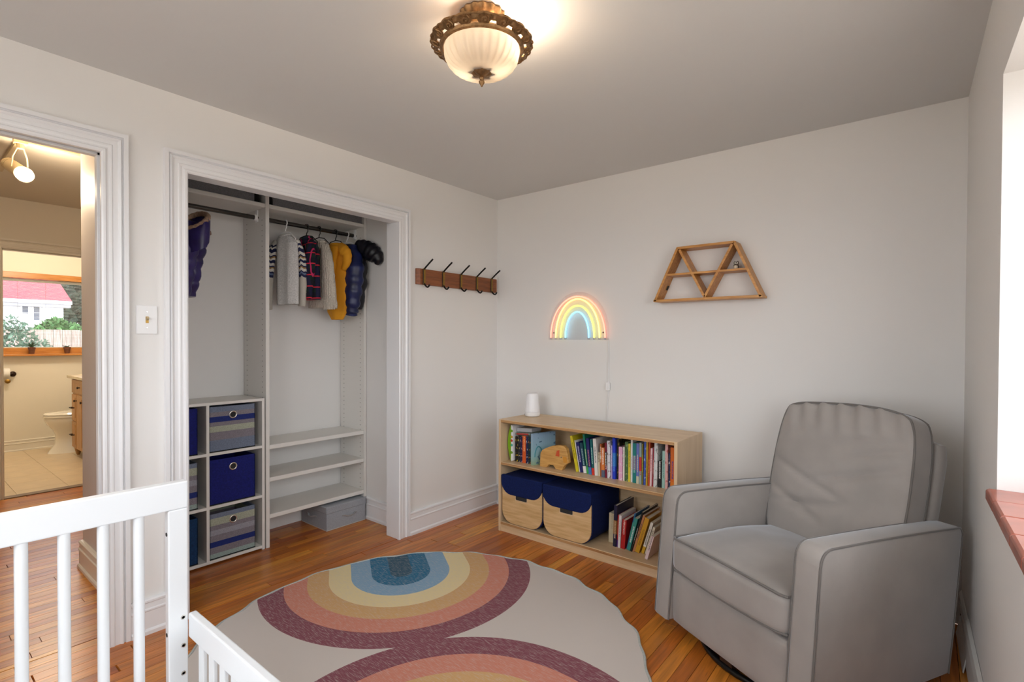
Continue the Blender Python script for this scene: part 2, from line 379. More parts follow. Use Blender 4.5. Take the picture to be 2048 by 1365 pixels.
# ------------------------------------------------------------------ bedroom window: frame, panes, tiled sill
terra_m = M('terracotta_glaze', srgb(168, 84, 60), noise=14, var=.18, rough=.3, coat=.4)
win = struct(bx(.16, .2, WL0, WL1, WZ0, WZ0+.05).box(.16, .2, WL0, WL1, WZ1-.05, WZ1).box(.16, .2, WL0, WL0+.05, WZ0, WZ1).box(.16, .2, WL1-.05, WL1, WZ0, WZ1).box(.16, .2, -2.0, -1.95, WZ0, WZ1).build('window_1', trim_m, xf=RWM))
def clear_glass(name, tint=(1, 1, 1, 1), gloss=.06):
    m = bpy.data.materials.new(name); m.use_nodes = True; N = m.node_tree.nodes; L = m.node_tree.links; N.remove(N['Principled BSDF'])
    t = N.new('ShaderNodeBsdfTransparent'); t.inputs[0].default_value = tint; g = N.new('ShaderNodeBsdfGlossy'); g.inputs['Roughness'].default_value = .02
    mi = N.new('ShaderNodeMixShader'); mi.inputs[0].default_value = gloss; L.new(t.outputs[0], mi.inputs[1]); L.new(g.outputs[0], mi.inputs[2]); L.new(mi.outputs[0], N['Material Output'].inputs[0]); return m
glass_m = clear_glass('window_glass')
for a, b_ in ((WL0+.05, -2.0), (-1.95, WL1-.05)):
    p = bx(.178, .182, a, b_, WZ0+.05, WZ1-.05).build('pane', glass_m, xf=RWM); p.parent = win; p.location = Vector(p.location)-win.location
fill_win = struct(bx(VX0, VX1, -3.84, -3.80, VZ0, VZ0+.05).box(VX0, VX1, -3.84, -3.80, VZ1-.05, VZ1).box(VX0, VX0+.05, -3.84, -3.80, VZ0, VZ1).box(VX1-.05, VX1, -3.84, -3.80, VZ0, VZ1).box(1.425, 1.475, -3.84, -3.80, VZ0, VZ1).build('added_fill_window', trim_m))  # unseen window, added for its daylight
for a, b_ in ((VX0+.05, 1.425), (1.475, VX1-.05)):
    p = bx(a, b_, -3.822, -3.818, VZ0+.05, VZ1-.05).build('pane', glass_m); p.parent = fill_win; p.location = Vector(p.location)-fill_win.location
l = WL1-.003; k = 0
while l > WL0+.02:
    l0 = max(l-.143, WL0+.003)
    for n0, n1 in ((-.024, .075), (.078, .158)):
        b = MB(); pr = [(n0, WZ0-.013), (n1, WZ0-.013), (n1, WZ0+.001), (n0+.008, WZ0+.001), (n0+.002, WZ0-.002), (n0, WZ0-.007)] if n0 < 0 else [(n0, WZ0-.013), (n1, WZ0-.013), (n1, WZ0+.001), (n0, WZ0+.001)]
        if n0 < 0: pr = [(n0, WZ0-.03), (n0+.012, WZ0-.03), (n0+.012, WZ0-.013)]+pr[1:]
        t = b.prism([(p, q) for p, q in pr], 'xz', l0, l).build('sill_tile', terra_m, xf=RWM, bevel=.002, seg=2)
        t.parent = win; t.location = Vector(t.location)-win.location+Vector((0, 0, .001*random.random()))
    l = l0-.004; k += 1
gr = bx(-.012, .158, WL0, WL1, WZ0-.014, WZ0-.003).build('grout_bed', M('pale_grout', srgb(150, 140, 132), rough=.9), xf=RWM); gr.parent = win; gr.location = Vector(gr.location)-win.location

# ------------------------------------------------------------------ bookcase
BX0, BX1, BY0, BY1, BH = .400, 1.625, -.445, -.060, .751
SZ = .465; SB = .066                     # tops of the two shelves
bc = thing('bookcase', 'low birch plywood bookcase with two shelves against the white wall', 'bookcase', ((BX0+BX1)/2, BY0, 0))
def L_(b, root): return Matrix.Translation(-Vector(root.location))
def part(root, name, mat, b, **k): return b.build(name, mat, root, xf=Matrix.Translation(-Vector(root.location)), **k)
part(bc, 'side_panel', birchv_m, bx(BX0, BX0+.018, BY0, BY1, 0, BH), bevel=.002)
part(bc, 'side_panel', birchv_m, bx(BX1-.018, BX1, BY0, BY1, 0, BH), bevel=.002)
for nm, z0, z1, yf in (('top_panel', BH-.020, BH-.001, .002), ('shelf', SZ-.018, SZ, .006), ('shelf', SB-.018, SB, .003)):
    p_ = part(bc, nm, birch_m, bx(BX0+.018, BX1-.018, BY0+yf, BY1-.006, z0, z1))
    part_edge = bx(BX0+.018, BX1-.018, BY0+yf-.0012, BY0+yf, z0, z1-.004).build('edge_band', plyedge_m, p_, xf=Matrix.Translation(-Vector(bc.location)))
part(bc, 'kick_board', birch_m, bx(BX0+.018, BX1-.018, BY0+.008, BY0+.024, 0, SB-.018))
part(bc, 'back_panel', birch_m, bx(BX0+.018, BX1-.018, BY1-.006, BY1, .02, BH-.02))

# ------------------------------------------------------------------ books
paper_m = M('page_edges', srgb(226, 218, 200), noise=600, var=.08, stretch=(1, .05, .05), rough=.9)
def spine_mat(name, c1, c2, c3=None, style=0, w=.015):
    """printed jacket: bands plus broken specks of print, positions along the spine"""
    m, nt, N, L, b = nodes_of(name); setp(b, rough=.4)
    tc = N.new('ShaderNodeTexCoord'); sx = N.new('ShaderNodeSeparateXYZ'); L.new(tc.outputs['Object'], sx.inputs[0])
    rp = N.new('ShaderNodeValToRGB'); rp.color_ramp.interpolation = 'CONSTANT'
    mr = N.new('ShaderNodeMapRange'); mr.inputs['From Max'].default_value = .25; L.new(sx.outputs[2], mr.inputs['Value']); L.new(mr.outputs[0], rp.inputs[0])
    e = rp.color_ramp.elements; e[0].color = c1; e[0].position = 0; e[1].color = c1; e[1].position = .99
    if style == 1: x = e.new(.0); e[0].color = c3 or c2; x.position = .17; x.color = c1
    if style == 2: x = e.new(.42); x.color = c3 or c2; x = e.new(.5); x.color = c1
    if style == 3: x = e.new(.3); x.color = c3 or c2; x = e.new(.62); x.color = c1
    mp = N.new('ShaderNodeMapping'); mp.inputs['Scale'].default_value = (150, 1, 230) if style != 4 else (110, 60, 60); L.new(tc.outputs['Object'], mp.inputs[0])
    vz = N.new('ShaderNodeTexNoise'); vz.inputs['Scale'].default_value = 1.0; vz.inputs['Detail'].default_value = 2; L.new(mp.outputs[0], vz.inputs[0])
    gt = N.new('ShaderNodeMath'); gt.operation = 'GREATER_THAN'; gt.inputs[1].default_value = .47 if style != 4 else .60; L.new(vz.outputs[0], gt.inputs[0])
    def cmp_(out, c, e_):
        q = N.new('ShaderNodeMath'); q.operation = 'COMPARE'; q.inputs[1].default_value = c; q.inputs[2].default_value = e_; L.new(out, q.inputs[0]); return q.outputs[0]
    mu = N.new('ShaderNodeMath'); mu.operation = 'MULTIPLY'; L.new(gt.outputs[0], mu.inputs[0])
    if style == 4: mu.inputs[1].default_value = .8
    else:
        m2 = N.new('ShaderNodeMath'); m2.operation = 'MULTIPLY'; L.new(cmp_(sx.outputs[0], w/2, w*.2), m2.inputs[0]); L.new(cmp_(sx.outputs[2], .115+.02*math.sin(w*9000), .05), m2.inputs[1]); L.new(m2.outputs[0], mu.inputs[1])
    mi = N.new('ShaderNodeMix'); mi.data_type = 'RGBA'; L.new(mu.outputs[0], mi.inputs['Factor']); L.new(rp.outputs[0], mi.inputs['A']); mi.inputs['B'].default_value = c2
    L.new(mi.outputs['Result'], b.inputs['Base Color']); return m
def book(label, x, y, z, w, h, d, tilt, mat, group, hard=False, pitch=0):
    """spine to the front (-y); tilt in degrees, positive leans to the right"""
    r = thing('book', label, 'book', (x, y, z), 0, group); r.rotation_euler = (0, math.radians(tilt), 0)
    t = .0012 if not hard else .0025; t = min(t, w*.2)
    c = MB().prism([(0, 0), (w, 0), (w, d), (w-t, d), (w-t, t), (t, t), (t, d), (0, d)], 'xy', 0, h)
    c.build('cover', mat, r)
    q = .001 if not hard else .004
    MB().box(t, w-t, t, d-q, q*.5, h-q).build('pages', paper_m, r)
    return r
C_ = srgb
W_, K_ = C_(232, 230, 226), C_(18, 18, 20)
TOPB = [ # label, width, height, tilt, depth, spine y, colours, style
 ('tall yellow book leaning left against the wooden elephant', .017, .222, -12, .20, -.345, C_(214,196,40), C_(90,90,30), None, 0),
 ('thin white book leaning beside the yellow one', .006, .195, -11, .19, -.338, W_, C_(180,180,190), None, 0),
 ('dark navy book leaning left, third from the elephant', .022, .185, -10, .18, -.342, C_(22,28,96), C_(190,190,210), None, 0),
 ('dark teal book with a white foot, leaning left', .020, .185, -9.5, .18, -.344, C_(24,70,84), C_(150,180,190), W_, 1),
 ('tall green book with pale print, leaning left', .013, .240, -8, .21, -.342, C_(22,120,96), C_(210,220,170), C_(60,170,80), 1),
 ('navy picture book with pale blue foot and red specks', .020, .218, -6, .2, -.348, C_(24,32,96), C_(190,120,130), C_(70,120,180), 1),
 ('teal book with a bright red foot', .015, .216, -4.5, .2, -.348, C_(20,98,100), C_(180,220,214), C_(206,52,40), 1),
 ('wide white book with black title lettering', .021, .222, -4, .22, -.346, C_(226,222,216), C_(110,110,112), None, 0),
 ('short cream paperback beside the wide white book', .010, .142, -1.5, .13, -.344, C_(222,208,176), C_(60,50,40), None, 0),
 ('thin brown book just right of the short cream paperback', .010, .196, -1, .17, -.346, C_(170,90,40), C_(230,220,200), None, 2),
 ('orange paperback with white band and grey foot', .021, .176, -1, .14, -.352, C_(222,128,58), W_, C_(90,100,120), 1),
 ('maroon book with white lettering', .013, .208, -1, .17, -.352, C_(120,26,50), W_, K_, 3),
 ('white picture book with dark animal prints', .018, .222, -1, .2, -.352, C_(214,214,220), C_(110,80,60), None, 4),
 ('slim lavender book beside the bright blue one', .008, .196, -.5, .18, -.346, C_(176,160,200), C_(220,210,230), None, 0),
 ('tall bright blue book in the middle of the top shelf', .018, .242, -.5, .21, -.348, C_(36,62,196), C_(90,150,220), C_(50,120,200), 3),
 ('tall black book recessed right of the bright blue one', .014, .236, 0, .2, -.336, C_(20,20,18), C_(150,130,60), None, 4),
 ('pink and white book with mottled spine', .023, .194, 0, .18, -.344, C_(228,168,200), W_, C_(236,206,222), 4),
 ('slim ivory book between the pink and the green', .010, .196, 0, .18, -.340, C_(226,220,206), C_(160,170,160), None, 0),
 ('green book with leafy pattern', .019, .228, 0, .2, -.342, C_(70,104,60), C_(170,180,120), None, 4),
 ('plain yellow book in the middle of the top shelf', .012, .220, 0, .2, -.342, C_(222,204,64), C_(150,120,40), None, 0),
 ('tall thin white book right of the plain yellow one', .011, .250, 0, .22, -.340, W_, C_(180,190,200), None, 0),
 ('teal book with mottled purple middle', .023, .228, 0, .2, -.346, C_(24,122,118), C_(150,190,180), C_(120,104,130), 3),
 ('periwinkle blue book with floral foot', .015, .230, 0, .2, -.350, C_(104,116,182), C_(210,200,150), C_(200,196,170), 1),
 ('grey book with red and yellow blocks', .013, .236, 0, .2, -.350, C_(140,160,162), C_(190,60,50), C_(196,46,50), 3),
 ('thin olive book right of the grey red block book', .008, .232, 0, .2, -.352, C_(120,112,46), C_(190,170,60), None, 0),
 ('thin blue and white picture book', .012, .258, .5, .22, -.350, C_(60,84,170), C_(180,200,220), C_(90,160,160), 4),
 ('thin mustard book beside the blue and white one', .009, .258, .5, .21, -.352, C_(188,150,40), C_(120,90,30), None, 0),
 ('tall rust coloured book', .009, .250, .8, .2, -.350, C_(180,70,32), C_(220,150,90), None, 0),
 ('slim pale pink book with a white edge', .010, .214, 1.2, .18, -.352, C_(232,196,198), C_(200,120,120), None, 0),
 ('very thin crimson book', .006, .218, 1.2, .18, -.348, C_(150,38,52), C_(220,160,150), None, 0),
 ('tall white and grey hardback', .019, .258, 1.2, .22, -.352, C_(212,214,212), C_(120,126,122), None, 4),
 ('short black book with white lettering and red dot', .020, .146, 0, .14, -.340, K_, W_, C_(30,30,30), 0),
 ('pale aqua book right of the short black one', .016, .206, .5, .18, -.340, C_(160,200,190), C_(90,130,124), None, 0),
 ('tall pink book with red lettering', .015, .256, 0, .21, -.342, C_(232,184,180), C_(190,40,40), None, 4),
 ('thin navy and white checked book', .010, .198, 0, .17, -.338, C_(40,44,84), W_, C_(220,220,214), 4),
 ('thick bright orange book', .023, .232, 0, .2, -.342, C_(226,112,26), C_(90,70,150), C_(230,132,30), 1),
 ('short olive green book near the right end panel', .010, .208, 0, .18, -.330, C_(96,110,44), C_(160,160,80), None, 0),
 ('orange red book with dark lettering against the right end panel', .016, .236, 0, .2, -.334, C_(214,84,40), C_(70,60,50), None, 4),
]
x = .946
tw = sum(t[1] for t in TOPB); gap = (1.603-x-tw)/len(TOPB)
for i, (lb, w_, h_, ti, d_, y_, c1, c2, c3, st) in enumerate(TOPB):
    ww = w_
    book(lb, x, y_, SZ+(0.0 if ti <= 0 else math.sin(math.radians(ti))*ww), ww, min(h_, BH-.024-SZ-.004), min(d_, -.070-y_), ti, spine_mat('jacket', c1, c2, c3, st, w_), 'books on the upper shelf', hard=ww > .017)
    x += ww/math.cos(math.radians(ti))+max(gap, .0004)
LEFTB = [
 ('black book with yellow lettering near the green toy', .024, .170, C_(18,18,20), C_(214,180,40), None, 4),
 ('dark book with pale dotted spine right of the yellow lettered one', .015, .176, C_(30,30,40), C_(210,200,150), None, 4),
 ('navy book with pinkish specks left of the orange spine', .019, .172, C_(24,26,66), C_(200,160,170), None, 4),
 ('thick orange paperback near the left end of the shelf', .028, .180, C_(216,92,36), C_(240,180,120), None, 0),
 ('navy and white book right of the thick orange paperback', .018, .180, C_(22,30,74), C_(200,210,220), None, 4),
 ('dark teal book with orange and green marks', .017, .182, C_(20,50,54), C_(190,110,50), C_(40,110,90), 4)]
x = .482
for lb, w_, h_, c1, c2, c3, st in LEFTB:
    book(lb, x, -.368, SZ, w_, h_, .17, 0, spine_mat('jacket', c1, c2, c3, st, w_), 'books at the left end of the upper shelf'); x += w_+.001
# pale blue picture book, standing turned so that its cover shows
def cover_mat():
    m, nt, N, L, b = nodes_of('pale_blue_picture_cover'); setp(b, rough=.35)
    tc = N.new('ShaderNodeTexCoord'); sx = N.new('ShaderNodeSeparateXYZ'); L.new(tc.outputs['Object'], sx.inputs[0])
    rp = N.new('ShaderNodeValToRGB'); mr = N.new('ShaderNodeMapRange'); mr.inputs['From Max'].default_value = .2; L.new(sx.outputs[2], mr.inputs[0]); L.new(mr.outputs[0], rp.inputs[0])
    e = rp.color_ramp.elements; e[0].color = C_(150,176,140); e[1].color = C_(150,180,206); x1 = e.new(.3); x1.color = C_(150,190,196)
    nz = N.new('ShaderNodeTexNoise'); nz.inputs['Scale'].default_value = 26; L.new(tc.outputs['Object'], nz.inputs[0]); gt = N.new('ShaderNodeMath'); gt.operation = 'GREATER_THAN'; gt.inputs[1].default_value = .64; L.new(nz.outputs[0], gt.inputs[0])
    mi = N.new('ShaderNodeMix'); mi.data_type = 'RGBA'; L.new(gt.outputs[0], mi.inputs['Factor']); L.new(rp.outputs[0], mi.inputs['A']); mi.inputs['B'].default_value = C_(84,116,140)
    L.new(mi.outputs['Result'], b.inputs['Base Color']); return m
pb = book('pale blue picture book standing turned with its cover showing', .625, -.385, SZ, .022, .205, .19, 0, cover_mat(), None, hard=True); pb.rotation_euler = (0, 0, math.radians(-16))
arch = MB().tube([(.0235, .045+.03*math.cos(a), .055+.065*math.sin(a)) for a in [PI*i/10 for i in range(11)]], .004, 6); arch.build('printed_arch', M('teal_print', C_(70,140,150), rough=.5), pb)
# lower shelf books
BOTB = [
 ('beige book with its pages facing out next to the navy box', 1.150, -.30, .042, .176, .15, 1, C_(206,192,160), C_(190,176,146), None, 0, False),
 ('tall navy and brown book standing upright on the lower shelf', 1.203, -.345, .020, .245, .22, 1.5, C_(26,26,56), C_(200,180,150), C_(150,104,52), 3, True),
 ('thin red and purple book beside the navy and brown one', 1.2245, -.340, .008, .190, .19, 2, C_(176,44,52), C_(190,110,60), C_(90,50,120), 1, False),
 ('white spined book between the two red books', 1.2345, -.345, .015, .192, .19, 2.5, C_(224,216,216), C_(150,140,150), None, 0, False),
 ('thick red hardback on the lower shelf', 1.252, -.345, .026, .172, .18, 4, C_(176,30,30), C_(230,190,180), None, 0, True),
 ('thin blue and green book leaning on the teal one', 1.282, -.330, .008, .225, .19, 13, C_(30,90,140), C_(90,190,90), C_(40,120,150), 3, False),
 ('teal book with white library label leaning right', 1.2915, -.345, .020, .200, .18, 14, C_(52,140,130), C_(220,230,226), None, 0, False),
 ('thin black book leaning right on the lower shelf', 1.3165, -.350, .009, .250, .21, 16, K_, C_(180,180,170), None, 0, False),
 ('thin tan book leaning right behind the black one', 1.328, -.345, .012, .232, .21, 16, C_(190,128,84), C_(80,60,50), None, 0, False),
 ('thick mustard hardback leaning right', 1.3425, -.345, .025, .218, .18, 16.5, C_(204,150,36), C_(150,110,40), None, 0, True),
 ('white book with a yellow foot leaning right', 1.376, -.335, .016, .196, .15, 17, C_(222,214,200), C_(120,110,100), C_(206,160,40), 1, False),
 ('slim cream book leaning right near the armchair', 1.396, -.330, .013, .170, .15, 17, C_(220,208,182), C_(110,100,90), None, 0, False),
 ('pink and white book leaning right, nearest the armchair', 1.425, -.395, .016, .140, .15, 16, C_(232,206,204), C_(120,110,110), None, 0, False)]
for lb, x_, y_, w_, h_, d_, ti, c1, c2, c3, st, hd in BOTB:
    book(lb, x_, y_, SB+math.sin(math.radians(ti))*w_+.0005, w_, h_, d_, ti, spine_mat('jacket', c1, c2, c3, st, w_), 'books on the lower shelf', hard=hd)

# ------------------------------------------------------------------ toys on the upper shelf
tg = thing('toy_tablet', 'green and white plastic learning toy standing on edge at the left end of the shelf', 'toy', (.450, -.375, SZ))
green_m = M('lime_plastic', C_(124, 170, 30), rough=.35)
sh = [(.0-.024*math.sin(PI*i/12), .004+.236*i/12) for i in range(13)]
MB().prism(sh+[(.008, .240), (.008, .004)], 'xz', -.008, .12).build('shell', green_m, tg, bevel=.004)
MB().prism([(.0085, .0), (.022, .004), (.022, .236), (.0085, .246)], 'xz', -.012, .124).build('rim', plastic_m, tg, bevel=.003)
for i, (zc, c) in enumerate(((.205, (120,170,40)), (.165, (200,160,50)), (.14, (200,70,60)), (.11, (70,170,150)), (.06, (110,160,40)))):
    MB().lathe([(.0, -.002), (.009, -.002), (.009, .0), (.006, .002), (0, .002)], 12).build('button', M('button_%d' % i, C_(*c), rough=.4), tg, xf=Matrix.Translation((.0155, -.0125, zc)) @ Matrix.Rotation(PI/2, 4, 'X'))
ft = thing('picture_frame_toy', 'small grey and red framed toy lying on top of the dark books', 'toy', (.545, -.30, SZ+.183)); ft.rotation_euler = (math.radians(0), math.radians(-4), 0)
MB().box(-.062, .062, -.07, .05, .0005, .016).build('tray', M('grey_green_plastic', C_(130, 142, 130), rough=.4), ft, bevel=.003)
MB().box(-.05, .05, -.072, -.0702, .003, .013).build('red_label', M('red_label', C_(170, 50, 44), noise=90, var=.3, rough=.5), ft)
MB().box(-.062, .062, -.05, .06, .018, .045).build('upper_tray', M('white_grey_plastic', C_(180, 182, 184), rough=.4), ft, bevel=.003)
el = thing('wooden_elephant', 'wooden elephant puzzle toy with a red ear on the bookcase shelf', 'toy', (.69, -.375, SZ))
prof = [(0, 0), (.004, .085), (.018, .108), (.05, .126), (.10, .146), (.145, .155), (.178, .156), (.20, .140), (.212, .10), (.219, .054), (.21, .048), (.188, .032), (.170, 0), (.124, 0), (.106, .022), (.07, .022), (.054, 0)]
MB().prism(prof, 'xz', 0, .032).build('body', toywood_m, el, bevel=.003)
MB().prism([(.132, .118), (.152, .126), (.152, .084), (.122, .084)], 'xz', -.0015, .002).build('ear', M('red_felt', C_(204, 84, 44), rough=.8), el, bevel=.001)
MB().prism([(.176, .088), (.205, .09), (.212, .055), (.184, .05)], 'xz', -.0012, .002).build('trunk_inlay', M('golden_wood', C_(206, 142, 52), noise=20, rough=.45), el)
MB().lathe([(0, -.0015), (.0035, -.0015), (.0035, .0015), (0, .0015)], 10).build('eye', M('grey_dot', C_(90, 100, 90), rough=.4), el, xf=Matrix.Translation((.166, -.0005, .082)) @ Matrix.Rotation(PI/2, 4, 'X'))

# ------------------------------------------------------------------ two storage boxes on the lower shelf
for i, (x0, x1, lb) in enumerate(((.424, .757, 'navy felt storage box with blond wood front in the left corner of the bookcase'), (.762, 1.113, 'navy felt storage box with blond wood front beside the lower shelf books'))):
    r = thing('storage_box', lb, 'storage box', ((x0+x1)/2, -.440, SB), 0, 'storage boxes in the bookcase')
    hw = (x1-x0)/2; hh = .318 if i == 0 else .312
    MB().prism(rrect(-hw, hw, 0, hh, .085, .02), 'xz', .012, .345).build('felt_shell', navyfelt_m, r, smooth=40)
    MB().prism(rrect(-hw+.004, hw-.004, .003, hh-.01, .085, .02), 'xz', 0, .012).build('front_panel', oakdoor_m, r, bevel=.003)
    fl = rrect(-hw, hw, hh-.125, hh+.002, .082, .012)
    MB().prism(fl, 'xz', -.008, .016).build('lid_flap', navyfelt_m, r, bevel=.006, seg=3)
    MB().prism(rrect(-.045, .045, hh-.150, hh-.12, .006, .002, 3), 'xz', -.0015, .002).build('hand_slot', dark_m, r)
    bx(-.05, .05, -.001, 0, hh-.156, hh-.12).build('slot_edge', birch_m, r)

# ------------------------------------------------------------------ night light on the bookcase
nl = thing('night_light', 'white rounded sound machine standing on top of the bookcase', 'night light', (.487, -.185, BH))
MB().lathe([(0, 0), (.046, 0), (.0515, .004), (.053, .012), (.0525, .03)], 32).build('base', plastic_m, nl, smooth=True)
MB().lathe([(.0522, .031), (.051, .05), (.046, .10), (.0415, .148), (.038, .158), (.030, .161), (0, .1615)], 32).build('shade', M('milk_plastic', (.88, .88, .9, 1), rough=.3), nl, smooth=True)
for s_ in (-1, 0, 1): bx(-.001, .001, -.001, .001, .006, .016).build('vent_slot', M('grey_slot_%d' % s_, C_(120,120,120)), nl, xf=Matrix.Rotation(-.9+.14*s_, 4, 'Z') @ Matrix.Translation((.0, -.0528, 0)))

# ------------------------------------------------------------------ neon rainbow sign, cord and inline switch
def neon(name, col, st):
    m, nt, N, L, b = nodes_of(name); setp(b, emis=col, es=st, rough=.4); b.inputs['Base Color'].default_value = col; return m
ns = thing('neon_sign', 'lit neon rainbow sign hanging on the white wall', 'neon sign', (.748, -.004, 1.285))
plate = [(-.243, 0)]+[(-.243*math.cos(PI*i/28), .03+.302*math.sin(PI*i/28)**.9) for i in range(29)]+[(.243, 0)]
MB().prism(plate, 'xz', -.012, -.008).build('acrylic_plate', clear_glass('acrylic', (.96, .97, .98, 1), .05), ns)
TUB = ((.218, .287, (1, .22, .15, 1), 2.0, 'coral tube'), (.176, .269, (1, .75, .16, 1), 2.0, 'warm yellow tube'), (.135, .224, (.85, .85, .10, 1), 2.0, 'lemon tube'), (.094, .180, (.16, .60, 1, 1), 2.2, 'ice blue tube'))
for a_, b_, c_, s_, nm in TUB:
    pts = [(-a_, -.020, .012)]+[(-a_*math.cos(PI*i/32), -.020, .025+(b_-.012)*math.sin(PI*i/32)) for i in range(33)]+[(a_, -.020, .012)]
    tag(MB().tube(pts, .0047, 10).build('neon_tube', neon('neon_'+nm.replace(' ', '_'), c_, s_), ns, smooth=True), nm)
    for sg in (-1, 1): MB().tube([(sg*a_, -.020, .014), (sg*a_, -.020, .002)], .007, 10).build('end_cap', M('clear_cap', C_(170,172,176), rough=.25), ns)
for px, pz in ((-.2, .05), (.2, .05), (0, .30)): MB().tube([(px, -.012, pz), (px, .002, pz)], .006, 8).build('standoff', chrome_m, ns)
cd = thing('power_cord', 'thin white cord with inline switch hanging below the neon sign', 'cord', (.985, -.006, .75))
MB().tube([(.0, -.004, .535), (.003, -.003, .45), (.001, -.002, .36), (0, -.003, .25)], .0028, 6).build('cord', plastic_m, cd)
MB().tube([(0, -.003, .205), (-.004, -.002, .12), (-.008, -.003, .04), (-.006, -.003, -.01), (0, -.003, -.2)], .0028, 6).build('cord', plastic_m, cd)
bx(-.016, .014, -.016, .0, .198, .252).build('switch_box', plastic_m, cd, bevel=.004)

# ------------------------------------------------------------------ trapezoid wall shelf and owl
ws = thing('wall_shelf', 'bamboo trapezoid wall shelf with crossed boards', 'wall shelf', (1.644, -.002, 1.515))
def board2(p, q, t, y0=-.105, y1=0.0):
    p = Vector(p); q = Vector(q); d = (q-p).normalized(); n = Vector((-d.y, d.x))*t/2
    return MB().prism([tuple(p+n), tuple(p-n), tuple(q-n), tuple(q+n)], 'xz', y0, y1)
t_ = .014; bw, tw_, hh = .305, .160, .318
board2((-bw, t_/2), (bw, t_/2), t_).build('board', bamboo_m, ws, bevel=.001)
board2((-tw_, hh-t_/2), (tw_, hh-t_/2), t_).build('board', bamboo_m, ws, bevel=.001)
board2((-bw+.008, 0.004), (-tw_+.002, hh-.004), t_).build('board', bamboo_m, ws, bevel=.001)
board2((bw-.008, 0.004), (tw_-.002, hh-.004), t_).build('board', bamboo_m, ws, bevel=.001)
board2((-tw_+.012, hh-.018), (0.0, .017), t_, -.104).build('board', bamboo_m, ws, bevel=.001)
board2((tw_-.012, hh-.018), (0.0, .017), t_, -.104).build('board', bamboo_m, ws, bevel=.001)
board2((-.224, .158), (.224, .158), .012, -.1035).build('board', bamboo_m, ws, bevel=.001)
for p in ((-.252, .075), (.052, .115)): board2((p[0], p[1]), (p[0]+.012, p[1]+.026), .004, -.035, -.02).build('keyhole', dark_m, ws)
ow = thing('owl_figurine', 'tiny cream and dark owl figurine with big eyes sitting on the wall shelf', 'figurine', (1.803, -.062, 1.680))
MB().lathe([(0, 0), (.010, 0), (.0145, .008), (.0155, .016), (.0135, .024), (.012, .027), (.0135, .033), (.012, .039), (.006, .0425), (0, .043)], 20).build('body', M('owl_brown', C_(86, 70, 58), rough=.6), ow, smooth=True)
MB().lathe([(0, 0), (.009, 0), (.0125, .008), (.012, .016), (.006, .022), (0, .023)], 16).build('belly', M('owl_cream', C_(216, 200, 176), rough=.6), ow, xf=Matrix.Translation((0, -.0065, .001)), smooth=True)
for s_ in (-1, 1):
    e_ = MB().lathe([(0, -.002), (.006, -.002), (.006, .001), (0, .002)], 14).build('eye', M('owl_eye_%d' % s_, C_(230, 222, 206)), ow, xf=Matrix.Translation((s_*.0062, -.0125, .033)) @ Matrix.Rotation(PI/2, 4, 'X'))
    MB().lathe([(0, -.001), (.003, -.001), (.003, .003), (0, .003)], 10).build('pupil', K_ and black_m, e_, xf=Matrix.Translation((s_*.0062, -.0155, .033)) @ Matrix.Rotation(PI/2, 4, 'X'))
    MB().lathe([(.004, 0), (.0, .008)], 6).build('ear_tuft', M('owl_dark_%d' % s_, C_(60, 50, 44)), ow, xf=Matrix.Translation((s_*.009, 0, .039)))

# ------------------------------------------------------------------ coat rack on the left wall
cr = thing('coat_rack', 'walnut coat rack with five dark metal hooks on the white wall', 'coat rack', (0, -.430, 1.648))
y0, y1 = -.40, .395
MB().prism([(0, y0), (.012, y0), (.026, y0+.022), (.026, y1), (0, y1)], 'xy', 0, .104).build('plank', walnut_m, cr, bevel=.0015)
for yh in (-.345, -.17, .002, .169, .334):
    h = MB().box(.026, .031, yh-.008, yh+.009, -.004, .108).build('hook', brass_m, cr, bevel=.001)
    MB().tube([(.026, yh, .100), (.036, yh, .110), (.070, yh, .134), (.110, yh, .160)], .0056, 8).build('upper_prong', black_m, h)
    MB().tube([(.027, yh, .008), (.034, yh, -.002), (.050, yh, -.016), (.062, yh, -.019), (.072, yh, -.014), (.079, yh, -.003)], .0056, 8).build('lower_prong', black_m, h)
    MB().tube([(.029, yh-.0105, .104), (.029, yh-.0105, -.002)], .0028, 6).build('side_bar', black_m, h)

# ------------------------------------------------------------------ light switch
sw = thing('light_switch', 'white wall plate with a dark toggle switch beside the doorway', 'light switch', (0.0, -2.328, 1.300))
MB().box(0, .006, -.039, .039, 0, .124).build('plate', plastic_m, sw, bevel=.003, seg=3)
MB().box(.006, .0075, -.0055, .0055, .048, .076).build('toggle_slot', brass_m, sw)
MB().prism([(.006, .058), (.019, .066), (.019, .073), (.006, .070)], 'xz', -.004, .004).build('toggle', M('ivory_toggle', C_(190, 170, 130), rough=.4), sw)
for z in (.028, .096): MB().lathe([(0, 0), (.003, 0), (.002, .001), (0, .001)], 10).build('screw', chrome_m, sw, xf=Matrix.Translation((.006, 0, z)) @ Matrix.Rotation(PI/2, 4, 'Y'))

